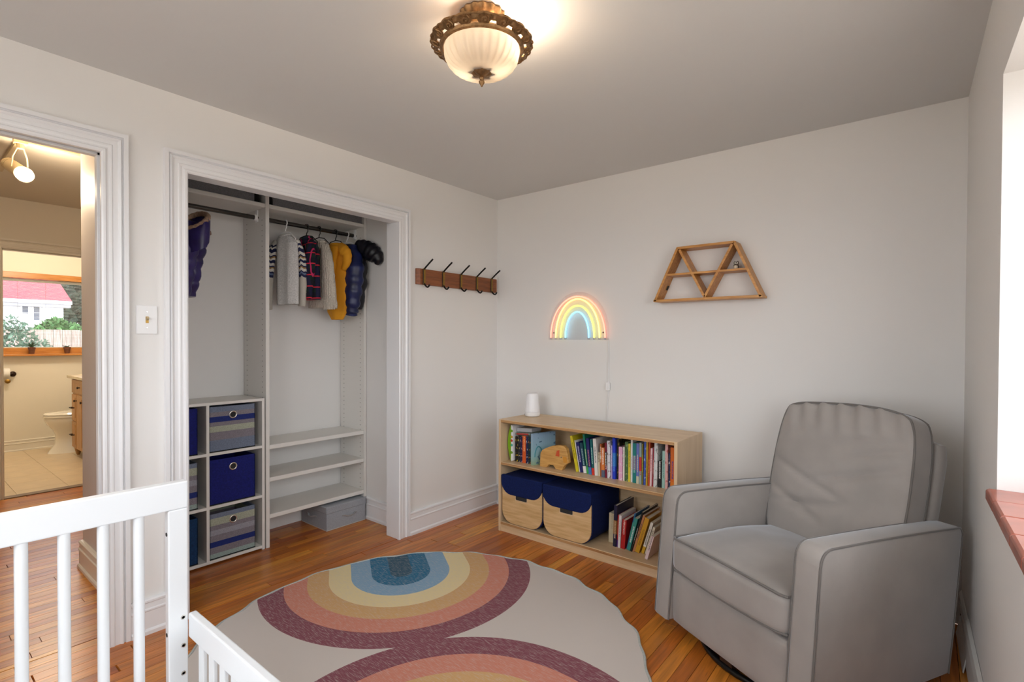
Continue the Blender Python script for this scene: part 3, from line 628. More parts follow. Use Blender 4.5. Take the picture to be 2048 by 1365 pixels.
# ------------------------------------------------------------------ glider armchair
def fabric(name, col, var=.10):
    m, nt, N, L, b = nodes_of(name); setp(b, rough=.85, sheen=.8); b.inputs['Sheen Roughness'].default_value = .35; b.inputs['Sheen Tint'].default_value = (.75, .82, .9, 1)
    tc = N.new('ShaderNodeTexCoord'); nz = N.new('ShaderNodeTexNoise'); nz.inputs['Scale'].default_value = 5; nz.inputs['Detail'].default_value = 6; L.new(tc.outputs['Object'], nz.inputs[0])
    rp = N.new('ShaderNodeValToRGB'); e = rp.color_ramp.elements; e[0].position = .3; e[1].position = .7
    e[0].color = tuple(c*(1-var) for c in col[:3])+(1,); e[1].color = tuple(c*(1+var) for c in col[:3])+(1,); L.new(nz.outputs[0], rp.inputs[0]); L.new(rp.outputs[0], b.inputs['Base Color'])
    n2 = N.new('ShaderNodeTexNoise'); n2.inputs['Scale'].default_value = 420; L.new(tc.outputs['Object'], n2.inputs[0]); bp = N.new('ShaderNodeBump'); bp.inputs['Strength'].default_value = .10; bp.inputs['Distance'].default_value = .001
    L.new(n2.outputs[0], bp.inputs['Height']); L.new(bp.outputs[0], b.inputs['Normal']); return m
velvet_m = fabric('grey_microfibre', srgb(160, 154, 149), .09)
pipe_m = fabric('shadowed_piping', srgb(112, 107, 103))  # darker than the fabric, to draw the shadow line along the seams
ac = thing('armchair', 'grey upholstered glider armchair with piped cushions in the corner', 'armchair', (1.699, -.817, 0), -.507)
CW, AW = .776, .096
ap = []
def armprof(off=0):
    pts = [(-.04+off, .052+off), (.002+off, .614-.055)]
    for i in range(7): a = PI-PI/2*i/6; pts.append((.002+.055+off*.3+(.055-off)*math.cos(a), .614-.055+(.055-off)*math.sin(a)))
    for i in range(1, 6): t = i/6; pts.append((.06+t*.66, .614-.022*t-off+.004*math.sin(PI*t)))
    for i in range(5): a = PI/2-PI/2*i/4; pts.append((.735+(.03-off)*math.cos(a), .562+(.03-off)*math.sin(a)))
    pts += [(.715-off, .2), (.69-off, .052+off)]
    return pts
for nm, u0, u1, out in (('arm', 0, AW, 0), ('arm', CW-AW, CW, 1)):
    P = armprof()
    b = MB(); P0 = armprof(.012)
    rings = [[(u0, v, z) for v, z in P0], [(u0+.005, v, z) for v, z in armprof(.003)], [(u0+.014, v, z) for v, z in P], [(u1-.014, v, z) for v, z in P], [(u1-.005, v, z) for v, z in armprof(.003)], [(u1, v, z) for v, z in P0]]
    b.loft(rings); am = b.build(nm, velvet_m, ac, smooth=60)
    for u in (u0+.003, u1-.003):
        pp = armprof(.004); path = [(u, v, z) for v, z in pp]
        MB().tube(path, .0042, 8).build('piping', pipe_m, am, smooth=True)
# front apron and base body
MB().rbox((CW/2, .005, .165), (CW/2-AW-.002, .03, .113), .018, 8).build('apron', velvet_m, ac, smooth=True)
MB().box(AW, CW-AW, .03, .70, .075, .27).build('seat_deck', velvet_m, ac)
# seat cushion with crown and dip
def seatfn(p):
    x, y, z = p
    cu = max(0, 1-((x-CW/2)/.31)**2)*max(0, 1-((y-.27)/.32)**2)
    if z > .36: z += .028*cu-.02*max(0, (y-.30)/.3)
    y -= .022*max(0, 1-((x-CW/2)/.30)**2)*(1 if y < .1 else 0)
    z += .0025*mnoise.noise(Vector((x*14, y*14, 1)))
    return (x, y, z)
sc_ = MB().rbox((CW/2, .275, .355), (CW/2-AW-.003, .305, .072), .03, 16, seatfn).build('seat_cushion', velvet_m, ac, smooth=True)
def front_edge(z, r=.0045):
    pts = []
    for i in range(25):
        x = AW+.006+(CW-2*AW-.012)*i/24
        y = -.024-.020*max(0, 1-((x-CW/2)/.30)**2)
        if i in (0, 24): y += .012
        pts.append((x, y, z+.018*max(0, 1-((x-CW/2)/.31)**2)*(1 if z > .36 else .1)))
    return pts
for z in (.418, .292):
    fe = front_edge(z); side = [] if z < .36 else []
    MB().tube(fe, .0048, 8).build('piping', pipe_m, sc_, smooth=True)
for u in (AW+.006, CW-AW-.006): MB().tube([(u, -.012+.05*i, .421-.0005*i*i) for i in range(11)], .0045, 6).build('piping', pipe_m, sc_, smooth=True)
# back frame
tilt = math.radians(13)
BM = Matrix.Translation((CW/2, .64, .25)) @ Matrix.Rotation(-tilt, 4, 'X')
MB().rbox((0, .018, .31), (.312, .045, .345), .04, 10).build('back_frame', velvet_m, ac, smooth=True, xf=BM)
# loose back cushion with wrinkles
def backfn(p):
    x, y, z = p; t = (z-.10)/.62; u = x/.30
    if y < -.13:
        cu = max(0, 1-u**4)*max(0, 1-(2*t-1)**4)
        y -= .030*cu
        for (z0, sl, amp, wd, lo, hi) in ((.58, .10, .007, .014, .1, 1), (.42, .30, .009, .016, -.2, 1), (.30, .22, .008, .018, -1, .3), (.22, -.35, .009, .02, -1, -.1), (.36, -.30, .008, .016, -1, .2), (.16, .30, .008, .018, .1, 1), (.50, .28, .006, .012, .3, 1)):
            zz = z0+sl*x+.25*x*x*(1 if sl > 0 else .6)
            wgt = max(0, min(1, (u-lo)*3+.5))*max(0, min(1, (hi-u)*3+.5))
            y += 1.7*amp*wgt*math.exp(-((z-zz)/wd)**2)*cu
        if t > .78: y += .009*math.sin(x*75+z*25)*(t-.78)/.22*max(0, 1-u**6)
        y += .004*mnoise.noise(Vector((x*9, z*9, 3)))
    z += .012*math.sin((x+.1)*9)*max(0, t)**3*.6
    x *= 1+.05*math.sin(PI*max(0, min(1, t)))-.01
    return (x, y, z)
def cushmap(p):
    x, y, z = p; u = x/.292; w_ = (z-.415)/.325; fac = 1-.085*(abs(u)**5)*(abs(w_)**5)
    return backfn((u*fac*.292, y, .415+w_*fac*.325))
bk = MB().rbox((0, -.092, .415), (.292, .058, .325), .014, 56, cushmap).build('back_cushion', velvet_m, ac, smooth=True, xf=BM)
for yy in (-.147, -.038):
    pts = []
    q = [(-.290+.58*i/30, .092) for i in range(30)]+[(.290, .092+.646*i/34) for i in range(34)]+[(.290-.58*i/30, .738) for i in range(30)]+[(-.290, .738-.646*i/34) for i in range(34)]
    for x, z in q: X, Y, Z = cushmap((x, .01, z)); pts.append((X, yy, Z))
    MB().tube(pts, .0048, 8, closed=True).build('piping', pipe_m, bk, smooth=True, xf=BM)
# swivel base
sw_m = M('dark_steel_ring', (.02, .02, .02, 1), rough=.3, metal=.7)
MB().tube([(CW/2+.345*math.cos(2*PI*i/40), .345+.345*math.sin(2*PI*i/40), .013) for i in range(40)], .0125, 8, closed=True).build('swivel_ring', sw_m, ac, smooth=True)
MB().box(CW/2-.03, CW/2+.03, .0, .69, .016, .046).box(CW/2-.34, CW/2+.34, .31, .37, .018, .048).lathe([(0, .02), (.09, .02), (.09, .075), (0, .075)], 24, (CW/2, .33, 0)).build('swivel_arms', M('dark_base_wood', C_(52, 30, 18), rough=.5), ac)

# ------------------------------------------------------------------ crib
cb = thing('crib', 'white toddler crib with high slatted end panel and low front rail', 'crib', (.9, -2.478, 0))
XE = 1.40; YB = -.76
def bar(nm, *a, bv=.004, par=cb): return MB().box(*a).build(nm, crib_m, par, bevel=bv, seg=3)
ps = {}
for nm, yo in (('post', 0), ('far', YB)):
    y0_ = -.052 if nm == 'post' else YB; y1_ = 0 if nm == 'post' else YB+.052
    p = bar('post', -.028, 0, y0_, y1_, 0, .772); ps[nm] = p
    bar('post', XE-.028, XE, y0_, y1_, 0, .44)
for z in (.443, .358, .274):
    MB().lathe([(.0, .0), (.0065, 0), (.0065, .0015), (.0042, .002), (.0042, -.001), (0, -.001)], 14).build('bolt', chrome_m, ps['post'], xf=Matrix.Translation((0, -.014, z)) @ Matrix.Rotation(PI/2, 4, 'Y'))
    MB().lathe([(.0, .0025), (.0036, .0025)], 10).build('bolt_socket', dark_m, ps['post'], xf=Matrix.Translation((0, -.014, z)) @ Matrix.Rotation(PI/2, 4, 'Y'))
for z in (.70, .40): MB().lathe([(.0, .001), (.006, 0.001), (.006, 0), (0, 0)], 12).build('bolt', dark_m, ps['post'], xf=Matrix.Translation((-.014, -.052, z)) @ Matrix.Rotation(PI/2, 4, 'X'))
bar('top_rail', -.030, .002, YB, 0.0, .772, .853, bv=.004)
bar('foot_rail', XE-.030, XE+.002, YB, 0, .375, .449, bv=.004)
bar('lower_rail', -.024, -.004, YB+.052, -.052, .16, .22); bar('lower_rail', XE-.024, XE-.004, YB+.052, -.052, .16, .22)
n = 8; ycs = [-.121-.0815*i for i in range(n)]
for xx in (-.014, XE-.014):
    for yc in ycs:
        MB().tube([(xx, yc, .215), (xx, yc, .776 if xx < 0 else .38)], .0135, 14).build('slat', crib_m, cb, smooth=50)
# low front rail with flat slats
def lowrail(y0_, y1_, par=cb):
    MB().box(-.005, XE-.03, y0_, y1_, .375, .449).build('guard_rail', crib_m, par, bevel=.005, seg=3)
    MB().box(-.005, XE-.03, y0_, y1_, .16, .22).build('guard_rail', crib_m, par, bevel=.005, seg=3)
    for i in range(18):
        xx = .075+i*.073
        MB().box(xx-.018, xx+.018, (y0_+y1_)/2-.006, (y0_+y1_)/2+.006, .215, .38).build('guard_slat', crib_m, par, bevel=.003)
lowrail(.001, .024)
lowrail(YB-.024, YB-.001)
MB().rbox((XE/2, YB/2, .125), (XE/2-.035, .345, .06), .025, 8).build('mattress', M('white_sheet', (.8, .8, .8, 1), noise=40, var=.04, rough=.9), cb, smooth=True)
bar('mattress_base', .0, XE-.03, YB+.02, -.02, .045, .062)

# ------------------------------------------------------------------ round rug
def rug_material():
    m, nt, N, L, b = nodes_of('rainbow_rug_weave'); setp(b, rough=.92)
    tc = N.new('ShaderNodeTexCoord'); sx = N.new('ShaderNodeSeparateXYZ')
    mp = N.new('ShaderNodeMapping'); mp.vector_type = 'TEXTURE'; L.new(tc.outputs['Object'], mp.inputs[0]); mp.inputs['Rotation'].default_value = (0, 0, math.atan2(.539, -.842))
    L.new(mp.outputs[0], sx.inputs[0])
    def math_(op, a, b_=None):
        n = N.new('ShaderNodeMath'); n.operation = op
        for i, q in enumerate((a, b_)):
            if q is None: continue
            if isinstance(q, (int, float)): n.inputs[i].default_value = q
            else: L.new(q, n.inputs[i])
        return n.outputs[0]
    a = math_('ABSOLUTE', sx.outputs[0]); p = sx.outputs[1]
    da = math_('MINIMUM', math_('SUBTRACT', a, .70), 0)
    d = math_('SQRT', math_('ADD', math_('MULTIPLY', p, p), math_('MULTIPLY', da, da)))
    rp = N.new('ShaderNodeValToRGB'); rp.color_ramp.interpolation = 'CONSTANT'; L.new(d, rp.inputs[0]); e = rp.color_ramp.elements
    cream = srgb(204, 195, 188)
    st = [(0, srgb(42, 84, 106)), (.057, srgb(28, 106, 142)), (.153, srgb(132, 166, 192)), (.261, srgb(226, 208, 160)), (.375, srgb(206, 164, 112)), (.480, srgb(204, 132, 112)), (.586, srgb(130, 72, 84)), (.705, cream)]
    e[0].position, e[0].color = st[0]; e[1].position, e[1].color = st[-1]
    for q, c in st[1:-1]: x = e.new(q); x.color = c
    m2 = N.new('ShaderNodeMapping'); m2.inputs['Rotation'].default_value = (0, 0, math.radians(-25)); m2.inputs['Scale'].default_value = (30, 320, 1); L.new(tc.outputs['Object'], m2.inputs[0])
    nz = N.new('ShaderNodeTexNoise'); nz.inputs['Scale'].default_value = 1; nz.inputs['Detail'].default_value = 4; L.new(m2.outputs[0], nz.inputs[0])
    mr = N.new('ShaderNodeMapRange'); mr.inputs['From Min'].default_value = .50; mr.inputs['From Max'].default_value = .74; mr.inputs['To Max'].default_value = .62; L.new(nz.outputs[0], mr.inputs[0])
    mi = N.new('ShaderNodeMix'); mi.data_type = 'RGBA'; L.new(mr.outputs[0], mi.inputs['Factor']); L.new(rp.outputs[0], mi.inputs['A']); mi.inputs['B'].default_value = cream
    L.new(mi.outputs['Result'], b.inputs['Base Color'])
    bp = N.new('ShaderNodeBump'); bp.inputs['Strength'].default_value = .25; bp.inputs['Distance'].default_value = .001; L.new(nz.outputs[0], bp.inputs['Height']); L.new(bp.outputs[0], b.inputs['Normal'])
    return m
rg = thing('round_rug', 'round cream rug with two rainbow arches on the wooden floor', 'rug', (.99, -1.642, 0))
RR = .925; nr = 120
def edge(a): return RR+.006*math.sin(a*19)+.005*math.sin(a*33+1)
def wz(x, y): return .0075+.0018*math.sin(x*5+1)*math.sin(y*6)
rings = []
for k in range(0, 15):
    t = k/14
    rings.append([((edge(2*PI*j/nr)*max(t, .004))*math.cos(2*PI*j/nr), (edge(2*PI*j/nr)*max(t, .004))*math.sin(2*PI*j/nr)) for j in range(nr)])
b = MB(); R3 = [[(x, y, wz(x, y)) for x, y in r] for r in rings]+[[(x, y, .0008) for x, y in rings[-1]], [(x*.002, y*.002, .0008) for x, y in rings[-1]]]
b.loft(R3).build('weave', rug_material(), rg, smooth=True)
MB().tube([(edge(2*PI*j/240)*math.cos(2*PI*j/240), edge(2*PI*j/240)*math.sin(2*PI*j/240), .006+.0012*math.sin(j*.9)) for j in range(240)], .0055, 8, closed=True).build('binding', M('grey_binding', srgb(176, 180, 176), noise=120, rough=.9), rg, smooth=True)

# ------------------------------------------------------------------ ceiling light
LX, LY = 1.452, -1.776
bronze_m = M('antique_bronze', srgb(150, 116, 78), noise=70, var=.35, rough=.42, metal=.75)
cl = thing('ceiling_light', 'antique bronze ceiling light with ribbed frosted glass bowl', 'ceiling light', (LX, LY, 2.135))
Z0 = 2.135
b = MB(); n = 32
canr = []
for r, z in ((.0, 2.376), (.074, 2.376), (.078, 2.370), (.070, 2.356), (.058, 2.346), (.040, 2.338), (.018, 2.334), (0.001, 2.333)):
    canr.append([((r*(1+.035*math.cos(16*2*PI*j/96)))*math.cos(2*PI*j/96), (r*(1+.035*math.cos(16*2*PI*j/96)))*math.sin(2*PI*j/96), z-Z0) for j in range(96)])
can_o = b.loft(canr).build('canopy', bronze_m, cl, smooth=40)
for k in range(16):
    a = 2*PI*k/16; path = []
    for i in range(14): q = i/13*2.6*PI; rr = .011*(1-i/15); path.append((.064+rr*math.cos(q)*.7, rr*math.sin(q), 2.3555+.009*math.cos(q)*.6-Z0-.002))
    MB().tube(path, .0016, 5).build('scroll', bronze_m, can_o, xf=Matrix.Rotation(a, 4, 'Z'))
MB().lathe([(.011, 2.335-Z0), (.011, 2.27-Z0), (.004, 2.268-Z0), (.004, 2.16-Z0)], 14).build('stem', bronze_m, cl)
# pierced scroll ring
ring = MB().lathe([(.126, 2.262-Z0), (.131, 2.256-Z0), (.140, 2.258-Z0), (.143, 2.264-Z0), (.140, 2.270-Z0), (.126, 2.270-Z0)], 64).build('ring', bronze_m, cl, smooth=40)
NS = 16
bnd = []
for r_, dz in ((.154, -.003), (.158, -.004), (.170, .001), (.170, .004), (.158, .001), (.154, .001)):
    bnd.append([((r_+(.0035*math.cos(NS*2*PI*j/160) if r_ > .16 else .004*math.cos(NS*2*PI*j/160) if r_ < .155 else 0))*math.cos(2*PI*j/160), (r_+(.0035*math.cos(NS*2*PI*j/160) if r_ > .16 else .004*math.cos(NS*2*PI*j/160) if r_ < .155 else 0))*math.sin(2*PI*j/160), 2.2665+.42*(r_-.141)+dz-Z0) for j in range(160)])
MB().loft(bnd, closed=True).build('scroll_band', bronze_m, ring, smooth=40)
for k in range(NS):
    a = 2*PI*k/NS
    leaf = [(0.0, -.016), (.010, -.0225), (.020, -.019), (.028, -.009), (.031, .002), (.029, .013), (.024, .022), (.012, .0225), (.003, .016), (-.002, .010), (-.003, .002), (-.002, -.012)]
    bl = MB(); bot = []; top = []
    for dr, dt in leaf:
        r_ = .141+dr; bot.append((r_*math.cos(dt/.155), r_*math.sin(dt/.155), 2.263+.42*dr-Z0)); top.append((r_*math.cos(dt/.155), r_*math.sin(dt/.155), 2.268+.42*dr-Z0))
    bl.loft([bot, top])
    lf = bl.build('scroll_leaf', bronze_m, ring, xf=Matrix.Rotation(a, 4, 'Z'))
    path = []
    for i in range(16):
        q = .5+i/15*3.0*PI; rr = .0145*(1-i/18); r_ = .155+rr*math.cos(q); dt = .002+rr*math.sin(q); path.append((r_*math.cos(dt/.155), r_*math.sin(dt/.155), 2.2625+.42*(r_-.141)-Z0))
    MB().tube(path, .0024, 5).build('scroll', bronze_m, lf, xf=Matrix.Rotation(a, 4, 'Z'))
MB().tube([((.1695+.0022*math.cos(NS*2*2*PI*j/144))*math.cos(2*PI*j/144), (.1695+.0022*math.cos(NS*2*2*PI*j/144))*math.sin(2*PI*j/144), 2.2775-Z0) for j in range(144)], .0032, 6, closed=True).build('outer_bead', bronze_m, ring, smooth=True)
# ribbed bowl
def bowl_glass():
    m = bpy.data.materials.new('frosted_ribbed_glass'); m.use_nodes = True; N = m.node_tree.nodes; L = m.node_tree.links; N.remove(N['Principled BSDF'])
    t = N.new('ShaderNodeBsdfTranslucent'); t.inputs[0].default_value = (.66, .60, .52, 1); d = N.new('ShaderNodeBsdfDiffuse'); d.inputs[0].default_value = (.9, .86, .78, 1)
    g = N.new('ShaderNodeBsdfGlossy'); g.inputs['Roughness'].default_value = .25
    m1 = N.new('ShaderNodeMixShader'); m1.inputs[0].default_value = .22; L.new(t.outputs[0], m1.inputs[1]); L.new(d.outputs[0], m1.inputs[2])
    m2 = N.new('ShaderNodeMixShader'); m2.inputs[0].default_value = .06; L.new(m1.outputs[0], m2.inputs[1]); L.new(g.outputs[0], m2.inputs[2]); L.new(m2.outputs[0], N['Material Output'].inputs[0]); return m
nb = 168; rb = []
for i in range(15):
    t = i/14; r0 = .127*math.cos(t*PI/2*.93)**.62; z = 2.262-.082*math.sin(t*PI/2)
    amp = .0032*math.sin(PI*min(1, t*1.1+.06))
    rb.append([((r0+amp*math.cos(28*2*PI*j/nb))*math.cos(2*PI*j/nb), (r0+amp*math.cos(28*2*PI*j/nb))*math.sin(2*PI*j/nb), z-Z0) for j in range(nb)])
MB().loft(rb, cap=False).build('glass_bowl', bowl_glass(), cl, smooth=True)
# leaf cap and finial
cap = MB(); nc = 64; cr_ = []
for r, z in ((.004, 2.170), (.014, 2.171), (.026, 2.176), (.040, 2.186), (.041, 2.188), (.026, 2.180), (.012, 2.175), (.004, 2.174)):
    w_ = .16*(r/.041)
    cr_.append([(r*(1+w_*math.cos(8*2*PI*j/nc)+.06*w_*math.cos(24*2*PI*j/nc))*math.cos(2*PI*j/nc), r*(1+w_*math.cos(8*2*PI*j/nc))*math.sin(2*PI*j/nc), z-Z0) for j in range(nc)])
cap.loft(cr_).build('leaf_cap', bronze_m, cl, smooth=40)
MB().lathe([(0, 0), (.003, .002), (.005, .007), (.0095, .014), (.010, .019), (.006, .0225), (.0075, .026), (.0085, .030), (.006, .035), (.0095, .037), (.004, .040), (0, .040)], 18).build('finial', bronze_m, cl, smooth=40)
bulb_m = neon('bulb_glow', (1, .84, .62, 1), 8)
for a, px, py in ((0, .045, .03), (1, -.05, -.02)):
    MB().lathe([(0, 0), (.012, .004), (.020, .016), (.021, .028), (.015, .042), (.010, .052), (0, .052)], 16).build('bulb', bulb_m, cl, xf=Matrix.Translation((px, py, 2.205-Z0)), smooth=True)
LAMP_W = 7.5
ld = bpy.data.lights.new('ceiling_lamp_light', 'POINT'); ld.energy = LAMP_W; ld.color = (1, .82, .60); ld.shadow_soft_size = .03
lo = bpy.data.objects.new('ceiling_lamp_light', ld); COL.objects.link(lo); lo.parent = cl; lo.location = (.045, .045, 2.278-Z0)

# ------------------------------------------------------------------ baseboard heater on the window wall behind the chair
bh = thing('baseboard_heater', 'white metal baseboard heater with a bent cover behind the armchair', 'heater'); bh.matrix_world = RWM @ Matrix.Translation((0, -.35, 0))
enamel_m = M('heater_enamel', (.74, .73, .70, 1), rough=.4)
MB().prism([(-.001, .02), (-.003, .02), (-.003, .150), (-.010, .148), (-.011, .154), (-.004, .170), (-.001, .172)], 'xz', -.02, .32).build('back_plate', enamel_m, bh)
MB().prism([(-.001, .02), (-.014, .02), (-.016, .150), (-.012, .178), (-.001, .190)], 'xz', -.60, -.021).build('end_cover', enamel_m, bh, bevel=.002)
MB().prism([(-.006, .095), (-.009, .095), (-.009, .125), (-.006, .125)], 'xz', -.02, .30).build('front_cover', enamel_m, bh)
MB().prism([(-.020, .004), (-.024, .006), (-.011, .088), (-.007, .086)], 'xz', -.10, .24).build('bent_panel', enamel_m, bh)
MB().tube([(-.005, -.01, .07), (-.005, .30, .07)], .0022, 8).build('element', M('heater_element', C_(90, 80, 70), rough=.5, metal=.5), bh)

# ------------------------------------------------------------------ closet shelving
CF, CB = -.50, -.795
def panel_holes(root, y, sgn):
    """two columns of shelf-pin holes on a panel face"""
    b = MB()
    for xx in (CF-.045, CB+.045):
        z = .09
        while z < 2.02:
            b.prism([(xx+.0038*math.cos(q*PI/3), z+.0038*math.sin(q*PI/3)) for q in range(6)], 'xz', y, y+sgn*.0006); z += .032
    o = b.build('pin_hole', M('pin_hole_grey', (.25, .24, .22, 1), rough=.8), root, xf=Matrix.Translation(-Vector(root.location))); o['kind'] = 'stuff'
cp = thing('closet_partition', 'tall white upright partition dividing the middle of the closet', 'partition', (CB, -1.564, 0), 0, 'closet uprights')
part(cp, 'board', melamine_m, bx(CB, CF, -1.575, -1.553, 0, 2.20), bevel=.001); panel_holes(cp, -1.575, -1); panel_holes(cp, -1.553, 1)
cp2 = thing('closet_partition', 'tall white upright partition at the right side of the closet', 'partition', (CB, -.864, 0), 0, 'closet uprights')
part(cp2, 'board', melamine_m, bx(CB, CF, -.875, -.853, 0.153, 2.16), bevel=.001)
part(cp2, 'foot', melamine_m, bx(CB, -.74, -.875, -.853, 0, .153)); panel_holes(cp2, -.875, -1)
for z, lb in ((.630, 'upper of the three low white closet shelves'), (.430, 'middle of the three low white closet shelves'), (.203, 'lowest white closet shelf just above the grey box')):
    r = thing('closet_shelf', lb, 'shelf', ((CF+CB)/2, -1.214, z-.026), 0, 'low closet shelves')
    bx(-.147, .147, -.3385, .3385, 0, .026).build('board', melamine_m, r, bevel=.003)
    for sx_ in (-.10, .10):
        for sy in (-.335, .335): MB().tube([(sx_, sy, -.004), (sx_, sy*1.01, -.004)], .0035, 6).build('pin', chrome_m, r)
for y0, y1, lb in ((-2.26, -1.576, 'white top shelf over the left hanging rod of the closet'), (-1.552, -.876, 'white top shelf over the right hanging rod of the closet')):
    r = thing('closet_shelf', lb, 'shelf', ((CF+CB)/2, (y0+y1)/2, 2.080), 0, 'top closet shelves'); h = (y1-y0)/2
    bx(-.147, .147, -h, h, 0, .024).build('board', melamine_m, r, bevel=.003)
RODX, RODZ = -.60, 2.030
for y0, y1, lb in ((-2.26, -1.577, 'dark metal closet rod at the left with one jacket'), (-1.551, -.877, 'dark metal closet rod carrying the row of small clothes')):
    r = thing('closet_rod', lb, 'closet rod', (RODX, (y0+y1)/2, RODZ-.014), 0, 'closet rods'); h = (y1-y0)/2
    MB().tube([(0, -h, .014), (0, h, .014)], .0135, 16).build('rod', M('dark_chrome', (.10, .095, .09, 1), rough=.25, metal=.9), r, smooth=True)
    for s_ in (-1, 1):
        bk_ = MB().box(-.012, .012, s_*h, s_*(h-.008), -.012, .060).build('bracket', plastic_m, r, bevel=.002)
        MB().tube([(0, s_*(h-.006), .014), (0, s_*(h-.022), .014)], .018, 14).build('socket', plastic_m, bk_)
# fabric bins up on the top shelves
binm = M('charcoal_felt', C_(122, 122, 126), noise=160, var=.18, rough=.95); bind = M('bin_black', C_(14, 13, 12), rough=.95)
for y0, y1, dk0, dk1, lb in ((-2.235, -1.635, 0, .032, 'grey fabric bin on the top closet shelf at the left'), (-1.525, -.885, .030, 0, 'grey fabric bin on the top closet shelf at the right')):
    r = thing('fabric_bin', lb, 'storage bin', ((CF+CB)/2, (y0+y1)/2, 2.104), 0, 'grey bins on the top shelf'); h = (y1-y0)/2
    b = MB().box(-.145, .135, -h, h, 0, .006)
    for a in ((-.145, -.139, -h, h), (.129, .135, -h, h), (-.145, .135, -h, -h+.006), (-.145, .135, h-.006, h)): b.box(*a, 0, .22)
    b.build('body', binm, r, bevel=.003)
    if dk1: bx(-.13, .128, h, h+dk1, 0, .20).build('gap_shade', bind, r)  # black block stands in for the shaded gap beside the bin
    if dk0: bx(-.13, .128, -h-dk0*.6, -h, 0, .20).build('gap_shade', bind, r)

# ------------------------------------------------------------------ cube organiser with six bins
UY0, UY1, UH = -2.210, -1.583, .922
cu = thing('cube_organizer', 'white six-cube organizer filled with fabric bins in the closet', 'shelf unit', ((CF+CB)/2, (UY0+UY1)/2, 0))
part(cu, 'side_panel', melamine_m, bx(CB, CF, UY1-.016, UY1, 0, UH-.016), bevel=.001)
part(cu, 'side_panel', melamine_m, bx(CB, CF, UY0, UY0+.016, 0, UH-.016), bevel=.001)
part(cu, 'top_panel', melamine_m, bx(CB, CF, UY0, UY1, UH-.016, UH), bevel=.001)
part(cu, 'back_panel', melamine_m, bx(CB, CB+.004, UY0+.016, UY1-.016, .03, UH-.016))
rows = (.010, .318, .620)
for z in rows: part(cu, 'shelf', melamine_m, bx(CB+.004, CF, UY0+.016, UY1-.016, z, z+.016), bevel=.001)
ym = -1.9
for a, c_ in ((.026, .318), (.334, .620), (.636, UH-.016)): part(cu, 'divider', melamine_m, bx(CB+.004, CF, ym-.008, ym+.008, a, c_), bevel=.001)
gb, gg, nv, cm, mt = C_(112, 122, 142), C_(128, 122, 130), C_(22, 40, 110), C_(164, 168, 150), C_(146, 164, 160)
st1 = [(0, gb), (.13, gb), (.26, gg), (.44, cm), (.57, gg), (.66, nv), (.78, gg), (.88, gb)]
st2 = [(0, mt), (.12, gg), (.26, nv), (.38, gg), (.52, C_(150, 150, 160)), (.64, gg), (.74, cm), (.90, gb)]
bin_specs = [(1, 2, st1, 'striped grey and navy fabric bin with a grommet, top right cube'), (1, 1, None, 'plain royal blue fabric bin in the right middle cube'), (1, 0, st2, 'striped grey fabric bin with navy band near its foot, bottom right cube'),
             (0, 2, None, 'plain royal blue fabric bin in the top left cube'), (0, 1, st2, 'striped fabric bin in the left middle cube behind the casing'), (0, 0, 'teal', 'dark teal blue fabric bin in the bottom left cube')]
for cx_, rw, st, lb in bin_specs:
    ya, yb = (ym+.012, UY1-.020-.032) if cx_ else (UY0+.03, ym-.008-.040)
    z0 = rows[rw]+.016; r = thing('fabric_bin', lb, 'storage bin', ((CF+CB)/2, (ya+yb)/2, z0), 0, 'bins in the cube organizer'); h = (yb-ya)/2; hz = .258
    mt_ = bands('bin_stripes_%d%d' % (cx_, rw), 'Z', st, 0, hz, 260, .2) if isinstance(st, list) else M('bin_blue_%d%d' % (cx_, rw), C_(14, 52, 92) if st else C_(16, 24, 104), noise=120, var=.3, rough=.95)
    b = MB().box(-.138, .136, -h, h, 0, .006)
    for a in ((-.138, -.132, -h, h), (.130, .136, -h, h), (-.138, .136, -h, -h+.006), (-.138, .136, h-.006, h)): b.box(*a, 0, hz)
    b.build('body', mt_, r, bevel=.002)
    bx(.1362, .1370, -h, h, -.0, .006).build('trim_edge', bind, r)
    if cx_:
        g_ = MB().tube([(.137, .019*math.cos(2*PI*i/24), hz-.052+.019*math.sin(2*PI*i/24)) for i in range(24)], .0042, 8, closed=True).build('grommet', chrome_m, r, smooth=True)
        MB().lathe([(0, 0), (.016, 0), (.016, .001), (0, .001)], 20).build('grommet_hole', dark_m, g_, xf=Matrix.Translation((.136, 0, hz-.052)) @ Matrix.Rotation(PI/2, 4, 'Y'))
# grey lidded box on the closet floor
gbx = thing('storage_box', 'grey fabric box with a lid on the closet floor under the low shelves', 'storage box', (-.628, -1.037, 0))
linen_m = M('grey_linen', C_(158, 162, 168), noise=260, var=.12, rough=.95, bump=(300, .15))
bx(-.160, .160, -.151, .151, .002, .130).build('body', linen_m, gbx, bevel=.003)
bx(-.164, .164, -.155, .155, .112, .160).build('lid', linen_m, gbx, bevel=.006, seg=3)
bx(-.161, .161, -.152, .152, 0, .005).build('piping', M('pale_piping', C_(190, 188, 180), rough=.9), gbx)
for i, (xf_) in enumerate((Matrix.Translation((.160, .02, .075)), Matrix.Translation((-.02, -.151, .075)) @ Matrix.Rotation(-PI/2, 4, 'Z'))):
    hd = MB().tube([(0, -.055, 0), (.004, -.04, .002), (.014, -.02, -.006), (.016, 0, -.008), (.014, .02, -.006), (.004, .04, .002), (0, .055, 0)], [.010, .010, .008, .008, .008, .010, .010], 8, flat=.35).build('handle', M('handle_strap_%d' % i, C_(176, 178, 180), rough=.9), gbx, xf=xf_, smooth=True)

